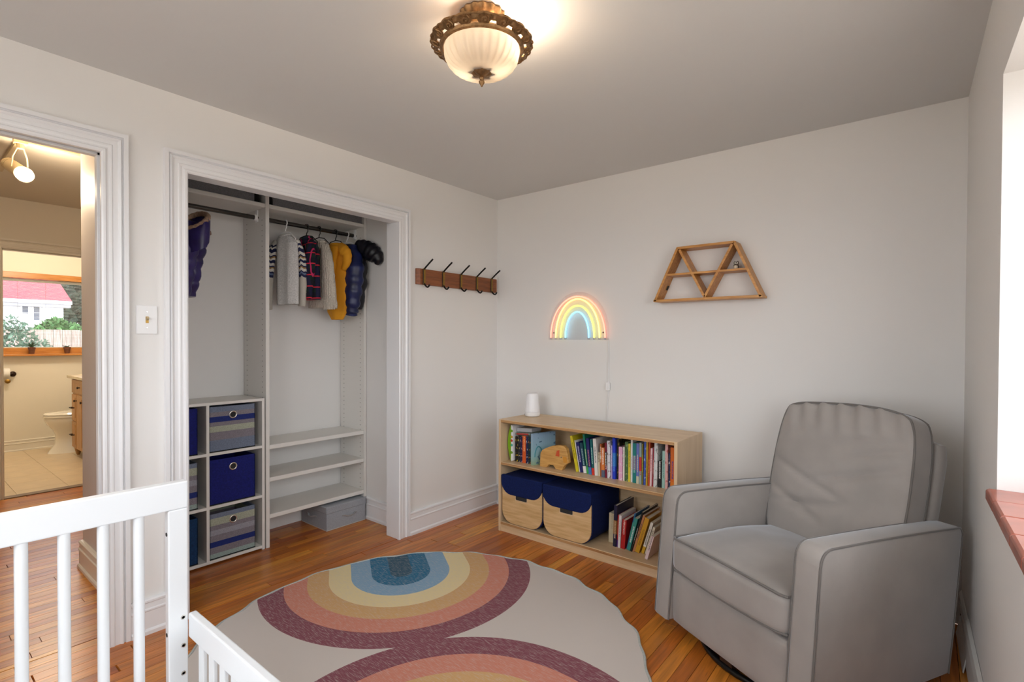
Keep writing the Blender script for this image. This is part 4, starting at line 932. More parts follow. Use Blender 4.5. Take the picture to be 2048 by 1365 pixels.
# ------------------------------------------------------------------ hangers and clothes
wire_w = M('white_hanger', (.85, .85, .85, 1), rough=.4); wire_k = M('black_hanger', (.015, .015, .015, 1), rough=.4)
def hanger(label, y, rz, mat, sp=.15, drop=.095):
    r = thing('clothes_hanger', label, 'hanger', (RODX, y, RODZ+.0165), rz, 'clothes hangers on the rod')
    hook = [(.019*math.cos(a)-.0, 0, -.0165+.019*math.sin(a)) for a in [PI*.95-PI*1.25*i/12 for i in range(13)]]
    hook += [(.012, 0, -.045), (.002, 0, -.058), (0, 0, -.075)]
    MB().tube(hook, .0034, 6).build('hook', mat, r, smooth=True)
    MB().tube([(0, 0, -.072), (.05, 0, -.082), (sp, 0, -.072-drop*.55), (sp-.01, 0, -.072-drop*.7), (-sp+.01, 0, -.072-drop*.7), (-sp, 0, -.072-drop*.55), (-.05, 0, -.082)], .0035, 6, closed=True).build('shoulders', mat, r, smooth=True)
    return r
def ringpts(z, cx, w, d, cy=0, n=40, folds=0, k=5, ph=0, e=2.4):
    out = []
    for j in range(n):
        t = 2*PI*j/n; c, s_ = math.cos(t), math.sin(t)
        x = math.copysign(abs(c)**(2/e), c)*w; y = math.copysign(abs(s_)**(2/e), s_)*d
        f = 1+folds*math.sin(k*t+ph)
        out.append((cx+x*(1+folds*.1*math.sin(k*t)), cy+y*f, z+.004*folds*math.sin(k*t*1.3)))
    return out
def body(root, name, rows, mat, folds=.25, k=7, puff=0, sub=0, **kw):
    """rows: (z, centre x, half width, half depth); interpolated smoothly"""
    R_ = []; m = len(rows)
    steps = (m-1)*6
    for i in range(steps+1):
        t = i/6; a = min(int(t), m-2); u = t-a; u = u*u*(3-2*u)*.5+u*.5
        z, cx, w_, d_ = (rows[a][q]*(1-u)+rows[a+1][q]*u for q in range(4))
        pf = 1+puff*abs(math.sin(PI*i/4.0))
        R_.append(ringpts(z, cx, w_*(1+(pf-1)*.5), d_*pf, 0, 40, folds*min(1, i/steps*1.4), k, ph=i*.05))
    return MB().loft(R_).build(name, mat, root, smooth=True, **kw)
def sleeve(root, path, radii, mat, flat=.55, puff=0, name='sleeve'):
    P = [Vector(p) for p in path]; pts = []; rs = []
    m = len(P); n = (m-1)*7
    for i in range(n+1):
        t = i/7; a = min(int(t), m-2); u = t-a
        p0 = P[max(a-1, 0)]; p1 = P[a]; p2 = P[a+1]; p3 = P[min(a+2, m-1)]
        q = .5*((2*p1)+(-p0+p2)*u+(2*p0-5*p1+4*p2-p3)*u*u+(-p0+3*p1-3*p2+p3)*u*u*u); pts.append(q)
        rr = radii[a]*(1-u)+radii[a+1]*u
        rs.append(rr*(1+puff*abs(math.sin(PI*i/3.5)))*(1+.05*math.sin(i*1.7)))
    R_ = []
    for i, p in enumerate(pts):
        t = (pts[min(i+1, n)]-pts[max(i-1, 0)]).normalized(); b_ = Vector((0, 1, 0)); a_ = b_.cross(t).normalized(); b_ = t.cross(a_)
        R_.append([p+a_*rs[i]*math.cos(2*PI*j/16)+b_*rs[i]*flat*math.sin(2*PI*j/16) for j in range(16)])
    return MB().loft(R_).build(name, mat, root, smooth=True)
GZ = 1.935                                  # shoulder height
def garment(name, label, y, rz, cat, x=-.60): return thing(name, label, cat, (x, y, GZ), rz, 'clothes on the right closet rod')
def fairisle():
    m, nt, N, L, b = nodes_of('fair_isle_knit'); setp(b, rough=.95)
    tc = N.new('ShaderNodeTexCoord'); sx = N.new('ShaderNodeSeparateXYZ'); L.new(tc.outputs['Object'], sx.inputs[0])
    def mt_(op, a, b_=None):
        n = N.new('ShaderNodeMath'); n.operation = op
        for i, q in enumerate((a, b_)):
            if q is None: continue
            if isinstance(q, (int, float)): n.inputs[i].default_value = q
            else: L.new(q, n.inputs[i])
        return n.outputs[0]
    zig = mt_('MULTIPLY', mt_('PINGPONG', mt_('MULTIPLY', sx.outputs[0], 1), .014), .9)
    z = mt_('ADD', sx.outputs[2], zig)
    mr = N.new('ShaderNodeMapRange'); mr.inputs['From Min'].default_value = -.26; mr.inputs['From Max'].default_value = -.03; L.new(z, mr.inputs[0])
    rp = N.new('ShaderNodeValToRGB'); rp.color_ramp.interpolation = 'CONSTANT'; L.new(mr.outputs[0], rp.inputs[0]); e = rp.color_ramp.elements
    ob, nb_, wh, tn = C_(186, 180, 170), C_(28, 34, 70), C_(210, 206, 198), C_(150, 116, 70)
    st = [(0, ob), (.06, nb_), (.13, C_(96, 110, 140)), (.18, nb_), (.22, wh), (.30, tn), (.34, nb_), (.38, wh), (.46, nb_), (.53, wh), (.58, tn), (.62, nb_), (.66, wh), (.74, nb_), (.84, wh), (.90, nb_), (.96, wh)]
    e[0].position, e[0].color = st[0]; e[1].position, e[1].color = st[-1]
    for q, c in st[1:-1]: xx = e.new(q); xx.color = c
    nz = N.new('ShaderNodeTexNoise'); nz.inputs['Scale'].default_value = 300; L.new(tc.outputs['Object'], nz.inputs[0]); bp = N.new('ShaderNodeBump'); bp.inputs['Strength'].default_value = .4; bp.inputs['Distance'].default_value = .002; L.new(nz.outputs[0], bp.inputs['Height']); L.new(bp.outputs[0], b.inputs['Normal'])
    L.new(rp.outputs[0], b.inputs['Base Color']); return m
knit_m = M('grey_flecked_knit', C_(204, 202, 200), noise=170, var=.25, bump=(260, .4), rough=.95)
# 1 sweater
hanger('white hanger carrying the grey patterned sweater', -1.400, .10, wire_w, .11)
g = garment('sweater', 'light grey knit sweater with patterned yoke sleeves, leftmost on the rod', -1.400, .10, 'sweater')
body(g, 'body', [(.012, .0, .045, .018), (0.0, 0, .075, .028), (-.04, .012, .100, .034), (-.12, .018, .102, .036), (-.26, .022, .102, .036), (-.43, .024, .102, .034)], knit_m, .18, 6)
MB().tube([(.05*math.cos(2*PI*i/20), .024*math.sin(2*PI*i/20), .008+.008*math.cos(2*PI*i/20)**2) for i in range(20)], .007, 8, closed=True).build('collar', knit_m, g, smooth=True)
fi_m = fairisle()
sleeve(g, [(-.075, -.005, -.02), (-.100, -.035, -.10), (-.112, -.05, -.24), (-.115, -.05, -.38), (-.116, -.05, -.462)], [.034, .045, .045, .040, .036], fi_m, .6)
sleeve(g, [(.075, .02, -.025), (.090, .05, -.12), (.092, .058, -.26), (.088, .058, -.44)], [.034, .038, .036, .032], fi_m, .6)
# 2 plaid shirt
def plaid():
    m, nt, N, L, b = nodes_of('tartan_flannel'); setp(b, rough=.9)
    tc = N.new('ShaderNodeTexCoord'); mp = N.new('ShaderNodeMapping'); L.new(tc.outputs['Object'], mp.inputs[0]); mp.inputs['Rotation'].default_value = (0, .08, 0); sx = N.new('ShaderNodeSeparateXYZ'); L.new(mp.outputs[0], sx.inputs[0])
    def line(out, per, wdt, off):
        ad = N.new('ShaderNodeMath'); ad.inputs[1].default_value = off+5; L.new(out, ad.inputs[0]); md = N.new('ShaderNodeMath'); md.operation = 'MODULO'; md.inputs[1].default_value = per; L.new(ad.outputs[0], md.inputs[0]); lt = N.new('ShaderNodeMath'); lt.operation = 'LESS_THAN'; lt.inputs[1].default_value = wdt; L.new(md.outputs[0], lt.inputs[0]); return lt.outputs[0]
    cur = None
    base = C_(20, 18, 34)
    for out, per, wdt, off, col in ((sx.outputs[2], .072, .024, .03, C_(16, 40, 34)), (sx.outputs[0], .060, .020, .03, C_(24, 26, 58)), (sx.outputs[2], .072, .007, 0, C_(206, 40, 60)), (sx.outputs[0], .060, .006, .0, C_(190, 40, 96))):
        mi = N.new('ShaderNodeMix'); mi.data_type = 'RGBA'; L.new(line(out, per, wdt, off), mi.inputs['Factor'])
        if cur is None: mi.inputs['A'].default_value = base
        else: L.new(cur, mi.inputs['A'])
        mi.inputs['B'].default_value = col; cur = mi.outputs['Result']
    L.new(cur, b.inputs['Base Color']); return m
pl_m = plaid()
hanger('black hanger inside the plaid shirt', -1.255, .25, wire_k, .10)
g = garment('plaid_shirt', 'dark tartan flannel shirt with red lines hanging second on the rod', -1.255, .25, 'shirt')
body(g, 'body', [(.015, 0, .040, .020), (-.01, 0, .080, .030), (-.06, 0, .105, .034), (-.20, .0, .105, .036), (-.39, 0.0, .112, .036)], pl_m, .25, 5)
MB().tube([(.042*math.cos(2*PI*i/20), .024*math.sin(2*PI*i/20), .014+.010*math.cos(2*PI*i/20)) for i in range(20)], .010, 8, closed=True).build('collar', pl_m, g, smooth=True)
sleeve(g, [(.055, -.025, -.03), (.085, -.055, -.13), (.080, -.062, -.25), (.06, -.055, -.385)], [.034, .044, .042, .036], pl_m, .7)
for zz in (-.29, -.35): MB().lathe([(0, 0), (.005, 0), (.005, .002), (0, .002)], 10).build('button', M('pearl_button', C_(200, 190, 150), rough=.3), g, xf=Matrix.Translation((.085, -.086, zz)) @ Matrix.Rotation(PI/2, 4, 'X'))
# 3 cable knit
def cable():
    m, nt, N, L, b = nodes_of('cream_cable_knit'); setp(b, rough=.95); b.inputs['Base Color'].default_value = C_(206, 196, 182)
    tc = N.new('ShaderNodeTexCoord'); w1 = N.new('ShaderNodeTexWave'); w1.inputs['Scale'].default_value = 20; w1.inputs['Distortion'].default_value = 5; w1.inputs['Detail'].default_value = 1; w1.inputs['Detail Scale'].default_value = 4; L.new(tc.outputs['Object'], w1.inputs[0])
    bp = N.new('ShaderNodeBump'); bp.inputs['Strength'].default_value = .8; bp.inputs['Distance'].default_value = .006; L.new(w1.outputs[1], bp.inputs['Height']); L.new(bp.outputs[0], b.inputs['Normal'])
    return m
ck_m = cable()
hanger('black hanger inside the cream cable knit cardigan', -1.165, .22, wire_k, .10)
g = garment('cardigan', 'cream cable knit cardigan hanging between the plaid shirt and the mustard jacket', -1.165, .22, 'cardigan')
body(g, 'body', [(.010, 0, .045, .022), (-.01, .0, .078, .030), (-.07, .01, .100, .036), (-.22, .02, .112, .038), (-.36, .03, .120, .036), (-.44, .03, .120, .034)], ck_m, .15, 5)
MB().tube([(.05*math.cos(2*PI*i/20), .026*math.sin(2*PI*i/20), .008) for i in range(20)], .011, 8, closed=True).build('collar', ck_m, g, smooth=True)
sleeve(g, [(.075, -.02, -.03), (.120, -.040, -.14), (.142, -.045, -.28), (.158, -.045, -.452)], [.034, .046, .046, .050], ck_m, .6)
for i in range(9): MB().tube([(.112+.011*i, -.072+.0006*(i-4)**2, -.395), (.114+.0115*i, -.073+.0006*(i-4)**2, -.458)], .004, 5).build('cuff_rib', ck_m, g)
# 4 mustard jacket over a rust shirt
must_m = M('mustard_cotton', C_(222, 152, 24), noise=8, var=.06, rough=.8); rust_m = M('rust_cotton', C_(186, 66, 26), noise=10, var=.08, rough=.85)
hanger('black hanger inside the mustard jacket', -1.040, .18, wire_k, .09)
g = garment('jacket', 'mustard yellow hooded jacket with rust edge hanging beside the navy puffer coat', -1.040, .18, 'jacket')
body(g, 'body', [(.018, 0, .045, .026), (-.01, 0, .085, .034), (-.09, .0, .105, .040), (-.26, .01, .100, .040), (-.46, .02, .085, .034), (-.515, .02, .05, .02)], must_m, .2, 4)
body(g, 'lining', [(.012, -.045, .030, .030), (-.06, -.075, .045, .046), (-.20, -.080, .045, .050), (-.36, -.065, .04, .044)], rust_m, .1, 4)
sleeve(g, [(.02, -.025, -.02), (.025, -.068, -.12), (.02, -.080, -.25), (.012, -.075, -.365)], [.045, .055, .050, .036], must_m, .62)
sleeve(g, [(.060, -.01, -.01), (.115, -.03, -.045), (.150, -.035, -.075), (.142, -.03, -.125), (.10, -.02, -.17)], [.030, .042, .036, .032, .020], must_m, .7, name='hood')
# 5 navy puffer
puf_m = M('navy_puffer_nylon', C_(20, 30, 76), noise=14, var=.5, rough=.38, bump=(26, .3)); pufk_m = M('black_puffer_nylon', C_(14, 15, 26), noise=16, var=.4, rough=.42)
hanger('white hanger inside the navy puffer coat', -.950, .30, wire_w, .09)
g = garment('puffer_coat', 'navy quilted puffer coat at the right end of the clothes rod', -.950, .30, 'coat')
body(g, 'body', [(.020, .02, .050, .030), (-.02, .02, .095, .040), (-.10, .04, .115, .050), (-.26, .045, .110, .050), (-.44, .02, .100, .045)], pufk_m, .1, 4, puff=.22)
sleeve(g, [(.06, -.03, -.01), (.115, -.060, -.13), (.110, -.062, -.28), (.085, -.055, -.43), (.075, -.05, -.485)], [.045, .062, .060, .052, .040], puf_m, .8, puff=.16)
sleeve(g, [(.09, 0, .012), (.16, -.005, -.012), (.228, -.01, -.050), (.272, -.01, -.095), (.262, -.01, -.135)], [.036, .054, .060, .044, .010], pufk_m, .75, puff=.10, name='hood')
# 6 purple jacket on the left rod
pur_m = M('dark_purple_nylon', C_(40, 28, 92), noise=12, var=.45, rough=.36, bump=(22, .4))
r = hanger('dark hanger inside the purple padded jacket behind the door casing', -1.985, .12, wire_k, .10); r['group'] = 'clothes hangers on the rod'
g = thing('padded_jacket', 'dark purple padded jacket with fleece lined collar at the left of the closet', 'jacket', (-.60, -1.985, GZ), .12)
body(g, 'body', [(-.01, .02, .085, .040), (-.08, .04, .145, .055), (-.16, .04, .150, .055), (-.24, .03, .120, .05), (-.34, .015, .105, .05), (-.42, 0, .085, .04)], pur_m, .1, 4, puff=.16)
sleeve(g, [(.10, -.03, -.04), (.15, -.055, -.16), (.125, -.055, -.28), (.10, -.05, -.42)], [.050, .062, .055, .036], pur_m, .8, puff=.14)
cl_r = []
for i, (z, rr) in enumerate(((-.09, 1.02), (-.04, 1.08), (.02, 1.1), (.045, 1.06), (.048, .98), (.02, .94), (-.02, .9))):
    cl_r.append([(.165+.095*rr*math.cos(2*PI*j/32), -.02+.055*rr*math.sin(2*PI*j/32), z-.02*math.cos(2*PI*j/32)+.045*math.sin(2*PI*j/32)*rr-.062) for j in range(32)])
co_ = MB().loft(cl_r, cap=False).build('hood', pur_m, g, smooth=True)
MB().tube([(.165+.088*math.cos(2*PI*j/32), -.02+.050*math.sin(2*PI*j/32), -.022-.02*math.cos(2*PI*j/32)+.048*math.sin(2*PI*j/32)) for j in range(32)], [.013+.002*(j % 2) for j in range(32)], 8, closed=True).build('fleece_lining', M('tan_fleece', C_(170, 140, 118), noise=90, var=.35, bump=(120, .8), rough=1), co_, smooth=True)
body(co_, 'fleece_floor', [(-.075, .165, .08, .045), (-.09, .165, .082, .046)], MATS['tan_fleece'], 0, 4)

# ------------------------------------------------------------------ hall: track light
tl = thing('track_light', 'cream track light with one lit spot head on the hall ceiling', 'track light', (-1.345, -2.545, 2.40))
track_m = M('cream_enamel', C_(206, 186, 148), rough=.4)
MB().box(-.017, .017, -.02, .42, -.020, 0).build('track', track_m, tl, bevel=.002)
MB().box(-.80, -.016, -.017, .017, -.020, 0).build('track', track_m, tl, bevel=.002)
MB().box(-.022, .022, -.03, .03, -.030, 0).build('connector', track_m, tl, bevel=.003)
MB().tube([(0, 0, -.03), (0, 0, -.055)], .016, 12).build('swivel', track_m, tl)
for s_ in (-1, 1): MB().tube([(.0, s_*.012, -.05), (-.02, s_*.030, -.10), (-.03, s_*.034, -.155)], .004, 6).build('yoke', track_m, tl)
dirv = Vector((.62, .36, -.45)).normalized(); HMt = Matrix.Translation((-.13, -.04, -.115)) @ dirv.to_track_quat('Z', 'Y').to_matrix().to_4x4()
hd = MB().lathe([(0, 0), (.030, 0), (.034, .006), (.034, .012), (.030, .014), (.034, .017), (.034, .023), (.030, .025), (.034, .028), (.036, .04), (.037, .11), (.034, .112), (.030, .05), (0, .05)], 24).build('spot_head', track_m, tl, xf=HMt, smooth=40)
MB().lathe([(.02, .07), (.030, .095), (.040, .125), (.042, .145), (.036, .162), (.02, .170), (0, .171)], 20).build('reflector_bulb', neon('spot_bulb_glow', (1, .80, .52, 1), 2.5), hd, xf=HMt, smooth=True)
hl = bpy.data.lights.new('track_spot_light', 'POINT'); hl.energy = 12; hl.color = (1, .80, .56); hl.shadow_soft_size = .04
ho = bpy.data.objects.new('track_spot_light', hl); COL.objects.link(ho); ho.parent = tl; ho.matrix_local = Matrix.Translation((-.13, -.04, -.115)) @ Matrix.Translation(dirv*.20) @ (-dirv).to_track_quat('Z', 'Y').to_matrix().to_4x4()

# ------------------------------------------------------------------ bathroom
bw_ = struct(bx(-5.415, -5.372, QY0-.03, QY1+.03, QZ1-.02, QZ1+.045).box(-5.415, -5.372, QY0-.05, QY0, QZ0, QZ1).box(-5.415, -5.372, QY1, QY1+.05, QZ0, QZ1).build('window_2', honey_m, bevel=.003))
def wpart(nm, mat, b, **k):
    o = b.build(nm, mat, **k); o.parent = bw_; o.location = Vector(o.location)-bw_.location; return o
wpart('window_sill', honey_m, bx(-5.50, -5.30, QY0-.06, QY1+.06, QZ0-.035, QZ0-.012), bevel=.003)
wpart('apron', honey_m, bx(-5.42, -5.398, QY0, QY1, QZ0-.012, QZ0+.055))
wpart('sash', M('sash_paint', C_(206, 196, 180), rough=.4), MB().box(-5.47, -5.43, QY0, QY1, QZ0+.04, QZ0+.065).box(-5.47, -5.43, QY0, QY1, QZ1-.045, QZ1-.02).box(-5.47, -5.43, QY0, QY0+.02, QZ0, QZ1).box(-5.47, -5.43, QY1-.02, QY1, QZ0, QZ1))
wpart('pane', clear_glass('tinted_glass', (.97, .98, 1, 1), .03), bx(-5.464, -5.460, QY0+.02, QY1-.02, QZ0+.06, QZ1-.04))
bl = MB(); z = QZ0+.075
while z < QZ1-.05: bl.box(-5.442, -5.424, QY0+.03, QY1-.03, z, z+.0007); z += .0145
o = wpart('blind_slats', M('blind_slat', C_(210, 214, 214), rough=.5), bl); o['kind'] = 'stuff'
wpart('blind_rail', M('blind_rail', C_(150, 146, 138), rough=.5), bx(-5.445, -5.42, QY0+.02, QY1-.02, QZ1-.055, QZ1-.03))
for yy in (-2.041, -1.804): wpart('blind_cord', M('blind_cord', C_(120, 124, 124)), MB().tube([(-5.423, yy, QZ0+.07), (-5.423, yy, QZ1-.05)], .0012, 5))
pot_m = M('terracotta_pot', C_(104, 62, 40), noise=40, rough=.8); leaf_m = M('succulent_leaf', C_(58, 84, 58), noise=20, rough=.5)
for yy, hl_, n_, lb in ((-1.938, .075, 16, 'small terracotta pot with a tall sprouting succulent on the bathroom sill'), (-1.627, .030, 8, 'small terracotta pot with a low sprout on the bathroom sill')):
    r = thing('potted_plant', lb, 'plant', (-5.345, yy, QZ0-.012), 0, 'potted plants on the bathroom sill')
    MB().lathe([(0, 0), (.022, 0), (.028, .052), (.033, .053), (.034, .075), (.029, .076), (.027, .066), (0, .066)], 18).build('pot', pot_m, r, smooth=40)
    for i in range(n_):
        a = i*2.4; rr = .012+.028*random.random(); hh_ = hl_*(.5+.5*random.random()); p0 = Vector((0, 0, .062)); p1 = Vector((rr*.5*math.cos(a), rr*.5*math.sin(a), .068+hh_*.6)); p2 = Vector((rr*1.4*math.cos(a), rr*1.4*math.sin(a), .066+hh_))
        MB().tube([p0, p1, p2], [.003, .006, .001], 5, flat=.5).build('leaf', leaf_m, r)
# toilet, seen from the side, backed to the right-hand wall
ceram_m = M('ceramic', (.84, .80, .72, 1), rough=.12, coat=.5)
to = thing('toilet', 'white ceramic toilet with closed lid beside the vanity', 'toilet', (-4.95, -1.11, 0))
def oval(y0, y1, hw, z, n=28):
    cy_ = (y0+y1)/2; ry = (y1-y0)/2
    return [(hw*math.cos(2*PI*j/n), cy_+ry*math.sin(2*PI*j/n), z) for j in range(n)]
MB().loft([oval(-.765, -.20, .125, 0), oval(-.755, -.21, .118, .02), oval(-.70, -.24, .098, .10), oval(-.695, -.24, .100, .20), oval(-.72, -.20, .125, .26), oval(-.765, -.16, .165, .32), oval(-.79, -.14, .182, .375), oval(-.79, -.14, .182, .400)]).build('bowl', ceram_m, to, smooth=45)
MB().loft([oval(-.795, -.20, .186, .402), oval(-.798, -.20, .188, .412), oval(-.795, -.20, .186, .422)]).build('seat', ceram_m, to, smooth=45)
MB().loft([oval(-.79, -.19, .184, .425), oval(-.796, -.19, .187, .436), oval(-.78, -.20, .175, .452), oval(-.6, -.3, .08, .458)]).build('lid', ceram_m, to, smooth=45)
MB().rbox((0, -.105, .56), (.22, .095, .17), .03, 8).build('tank', ceram_m, to, smooth=True); MB().rbox((0, -.105, .745), (.23, .105, .016), .012, 6).build('tank_lid', ceram_m, to, smooth=True)
MB().lathe([(0, 0), (.012, 0), (.008, .01), (0, .012)], 12).build('bolt_cap', plastic_m, to, xf=Matrix.Translation((.10, -.50, .02)))
# vanity
va = thing('vanity', 'honey wood bathroom vanity with dark pulls and pale counter', 'vanity', (-4.67, -1.715, 0))
van_m = wood('vanity_maple', C_(160, 112, 62), C_(196, 150, 94), (16, 16, 2), 3, rough=.4); bronze2 = M('oil_bronze', C_(50, 32, 22), rough=.4, metal=.6)
MB().box(0, .76, .012, .60, .085, .845).build('carcass', van_m, va, bevel=.003)
MB().box(-.05, .80, -.03, .61, .850, .880).build('counter', M('beige_stone', C_(206, 190, 158), noise=30, var=.1, rough=.25), va, bevel=.004)
for x0, x1, z0, z1, nm in ((0.01, .75, .69, .835, 'drawer'), (0.01, .205, .39, .675, 'drawer'), (.01, .205, .10, .38, 'drawer'), (.22, .48, .10, .675, 'cabinet_door'), (.49, .75, .10, .675, 'cabinet_door')):
    d_ = MB().box(x0, x1, 0, .014, z0, z1).build(nm, van_m, va, bevel=.003)
    MB().box(x0+.035, x1-.035, -.004, .001, z0+.035, z1-.035).build('raised_panel', van_m, d_, bevel=.004)
    xm, zm = ((x0+x1)/2, (z0+z1)/2) if nm == 'drawer' else (x0+.02, z1-.06)
    if nm == 'drawer' and x1 < .3: MB().tube([(xm-.04, 0, zm), (xm-.04, -.03, zm), (xm+.04, -.03, zm), (xm+.04, 0, zm)], .006, 8).build('pull', bronze2, d_)
    else: MB().lathe([(0, 0), (.006, 0), (.005, .015), (.014, .022), (.010, .03), (0, .03)], 14).build('knob', bronze2, d_, xf=Matrix.Translation((xm, 0, zm)) @ Matrix.Rotation(PI/2, 4, 'X'))
for xx in (.03, .70): MB().lathe([(.012, 0), (.02, .02), (.03, .06), (.034, .085), (0, .085)], 14, (xx, .05, 0)).build('foot', van_m, va, smooth=40)
# toilet paper holder
tp = thing('toilet_paper_holder', 'bronze toilet paper holder with a white roll on the bathroom wall', 'paper holder', (-5.4, -2.15, .80))
MB().tube([(.055, -.055, .095), (.055, .028, .095)], .052, 20).build('paper_roll', M('tissue', (.85, .83, .8, 1), rough=.95), tp, smooth=40)
MB().lathe([(0, 0), (.030, 0), (.030, .008), (.014, .014), (.012, .05), (.016, .06), (0, .062)], 16).build('rosette', bronze2, tp, xf=Matrix.Translation((0, .06, .078)) @ Matrix.Rotation(PI/2, 4, 'Y'), smooth=40)
MB().tube([(.055, -.08, .095), (.055, .06, .085)], .007, 8).build('bar', bronze2, tp)
MB().lathe([(0, 0), (.022, 0), (.018, .02), (.024, .04), (0, .05)], 14).build('knob', brass_m, tp, xf=Matrix.Translation((.03, .012, .0)) @ Matrix.Rotation(PI/2, 4, 'Y'), smooth=40)
# bathroom door, open against the left wall
bd = thing('bathroom_door', 'cream bathroom door standing open at the left edge of the doorway', 'door', (-3.205, BD0, 0))
MB().box(-.80, -.004, -.040, -.004, .012, 1.985).build('leaf', MATS['hall_trim'], bd, bevel=.002)
for z in (.30, 1.05, 1.82):
    MB().tube([(.0, -.002, z-.045), (.0, -.002, z+.045)], .006, 8).build('hinge', brass_m, bd); MB().box(.002, .055, .0003, .002, z-.045, z+.045).build('hinge_leaf', brass_m, bd)
# warm bathroom ceiling fixture above the vanity
bf = thing('bathroom_light', 'warm glass globe light on the bathroom ceiling above the vanity', 'ceiling light', (-4.15, -2.0, 2.27))
MB().lathe([(0, 0), (.05, .01), (.09, .05), (.095, .09), (.07, .12), (0, .12)], 24).build('globe', neon('globe_glow', (1, .78, .5, 1), 8), bf, smooth=True); MB().lathe([(.08, .118), (.085, .13), (0, .13)], 24).build('rim', brass_m, bf)
pl_ = bpy.data.lights.new('bathroom_lamp_light', 'POINT'); pl_.energy = 26; pl_.color = (1, .87, .68); pl_.shadow_soft_size = .1
po = bpy.data.objects.new('bathroom_lamp_light', pl_); COL.objects.link(po); po.parent = bf; po.location = (0, 0, -.06)

# ------------------------------------------------------------------ outside the bathroom window
GR = -.9
struct(bx(-90, 60, -60, 60, GR-.2, GR).build('ground', M('dry_ground', C_(166, 158, 148), noise=3, var=.2, rough=1)))
ev = MB().box(.24, .80, -4.3, .5, 2.42, 2.52).box(.78, .82, -4.3, .5, 2.34, 2.54); struct(ev.build('added_shade_eave', trim_m, xf=RWM))  # unseen overhang, added to cut sky light on the bedroom window reveal
fe = thing('fence', 'weathered grey wooden board fence outside the bathroom window', 'fence', (-12.0, 0, GR))
fence_m = wood('weathered_boards', C_(120, 108, 100), C_(166, 152, 144), (20, 20, 2), 2, rough=.9, rnd=True)
for i in range(34):
    yy = -3.2+i*.15; MB().box(-.012, .012, yy, yy+.143, .02, 2.36+.012*random.random()).build('fence_board', fence_m, fe)
for z in (.5, 2.0): MB().box(-.06, -.013, -3.2, 1.9, z, z+.09).build('fence_rail', fence_m, fe)
hs = thing('house', 'white neighbour house with a red roof beyond the fence', 'house', (-45, 0, GR))
side_m = M('white_siding', C_(222, 226, 232), rough=.7); roof_m = M('red_shingles', C_(140, 46, 56), noise=6, var=.15, rough=.9)
HY0, HY1 = -4.0, 5.35
MB().box(-7, -.02, HY0, HY1, 0, 4.75).build('wall', side_m, hs)
z = .15; k_ = MB()
while z < 4.7: k_.prism([(0, z), (.02, z), (-.015, z+.19)], 'xz', HY0, HY1); z += .2
o = k_.build('siding', side_m, hs); o['kind'] = 'stuff'
MB().prism([(.65, 4.62), (.65, 4.80), (-3.6, 6.55), (-7.7, 4.80), (-7.7, 4.62), (-3.6, 6.32)], 'xz', HY0-.4, HY1+.35).build('roof', roof_m, hs)
MB().box(.60, .72, HY0-.4, HY1+.35, 4.58, 4.80).build('gutter', M('white_gutter', C_(232, 234, 238), rough=.5), hs)
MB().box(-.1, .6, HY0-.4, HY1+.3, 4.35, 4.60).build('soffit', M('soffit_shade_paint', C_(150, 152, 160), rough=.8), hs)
for y0, zb in ((3.22, 3.86), (3.79, 3.45)):
    wn_ = MB().box(-.02, .06, y0-.07, y0+.36, zb-.08, 4.48).build('window', M('white_window_frame', C_(236, 236, 240), rough=.5), hs)
    MB().box(.05, .075, y0, y0+.29, 3.95, 4.42).build('pane', M('dark_pane', C_(78, 84, 96), rough=.15), wn_); MB().box(.05, .075, y0, y0+.29, zb, 3.93).build('pane', MATS['dark_pane'], wn_)
MB().box(0, .05, 4.25, 4.55, 1.2, 4.5).build('trim_board', MATS['white_window_frame'], hs)
def foliage(root, c, rad, n, size, mat, seed=0):
    rnd = random.Random(seed); b = MB()
    for i in range(n):
        while True:
            p = Vector((rnd.uniform(-1, 1), rnd.uniform(-1, 1), rnd.uniform(-1, 1)))
            if .35 < p.length < 1: break
        p = Vector((c[0]+p.x*rad[0], c[1]+p.y*rad[1], c[2]+p.z*rad[2])); a = Vector((rnd.uniform(-1, 1), rnd.uniform(-1, 1), rnd.uniform(-1, 1))).normalized(); d = a.orthogonal().normalized(); s_ = size*rnd.uniform(.6, 1.3)
        b.add([p-a*s_, p+d*s_*.45, p+a*s_, p-d*s_*.45], [(0, 1, 2, 3)])
    return b.build('foliage', mat, root)
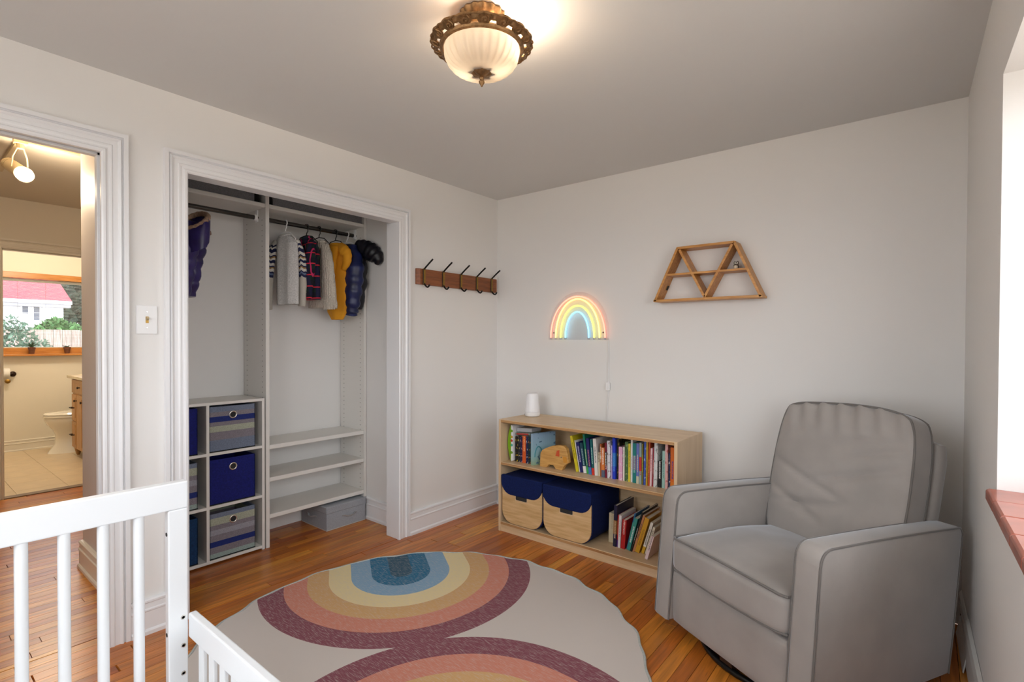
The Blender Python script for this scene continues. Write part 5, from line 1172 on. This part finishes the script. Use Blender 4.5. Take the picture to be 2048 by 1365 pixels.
lf1 = M('grey_green_leaves', C_(96, 122, 104), noise=3, var=.4, rough=.8); lf2 = M('hedge_leaves', C_(70, 112, 62), noise=3, var=.35, rough=.8); lf3 = M('dark_tree_leaves', C_(44, 62, 50), noise=2, var=.35, rough=.9); lf4 = M('autumn_leaves', C_(176, 132, 66), noise=3, var=.3, rough=.9)
def tree(name, label, cat, loc, blobs, mat, size, trunk, n):
    r = thing(name, label, cat, loc)
    for i, (c, rad) in enumerate(blobs): foliage(r, c, rad, n, size, mat, seed=i*7+len(label))
    MB().tube([(0, 0, -.02), (.03, .02, trunk*.5), (0, 0, trunk)], [.10, .08, .05], 8).build('trunk', M('bark', C_(84, 70, 58), noise=12, rough=.95), r)
tree('bush', 'grey green leafy bush growing in front of the fence', 'bush', (-10.0, -1.54, GR-.14), [((0, 0, 2.1), (.35, .36, .62)), ((0, .32, 1.75), (.3, .32, .62)), ((0, -.3, 2.0), (.3, .3, .6)), ((.1, .1, .8), (.4, .6, .6))], lf1, .045, 1.6, 900)
tree('tree', 'leafy branches hanging at the top left of the bathroom window', 'tree', (-9.6, -2.05, GR), [((0, .33, 3.42), (.2, .30, .22)), ((0, -.1, 3.4), (.3, .3, .3))], lf1, .06, 3.1, 260)
tree('hedge', 'rounded green hedge between the fence and the white house', 'hedge', (-26, 1.75, GR), [((0, 0, 2.45), (.5, .50, .62)), ((0, .5, 2.3), (.5, .4, .55)), ((0, -.35, 2.3), (.5, .4, .55)), ((0, 0, 1.1), (.5, .9, 1.0))], lf2, .13, 1.5, 700)
tree('dark_tree', 'tall dark trees behind the right end of the white house', 'tree', (-56, 10.5, GR), [((0, 0, 4), (2, 4.5, 3.6)), ((0, 2.5, 7.5), (2, 4.5, 3.2)), ((0, -2.2, 6.2), (1.6, 2.2, 2.6))], lf3, .42, 4, 1500)
tree('autumn_tree', 'patch of autumn orange foliage above the dark trees', 'tree', (-52, 9.6, GR), [((0, 0, 6.3), (.8, 1.1, .6))], lf4, .25, 6, 260)
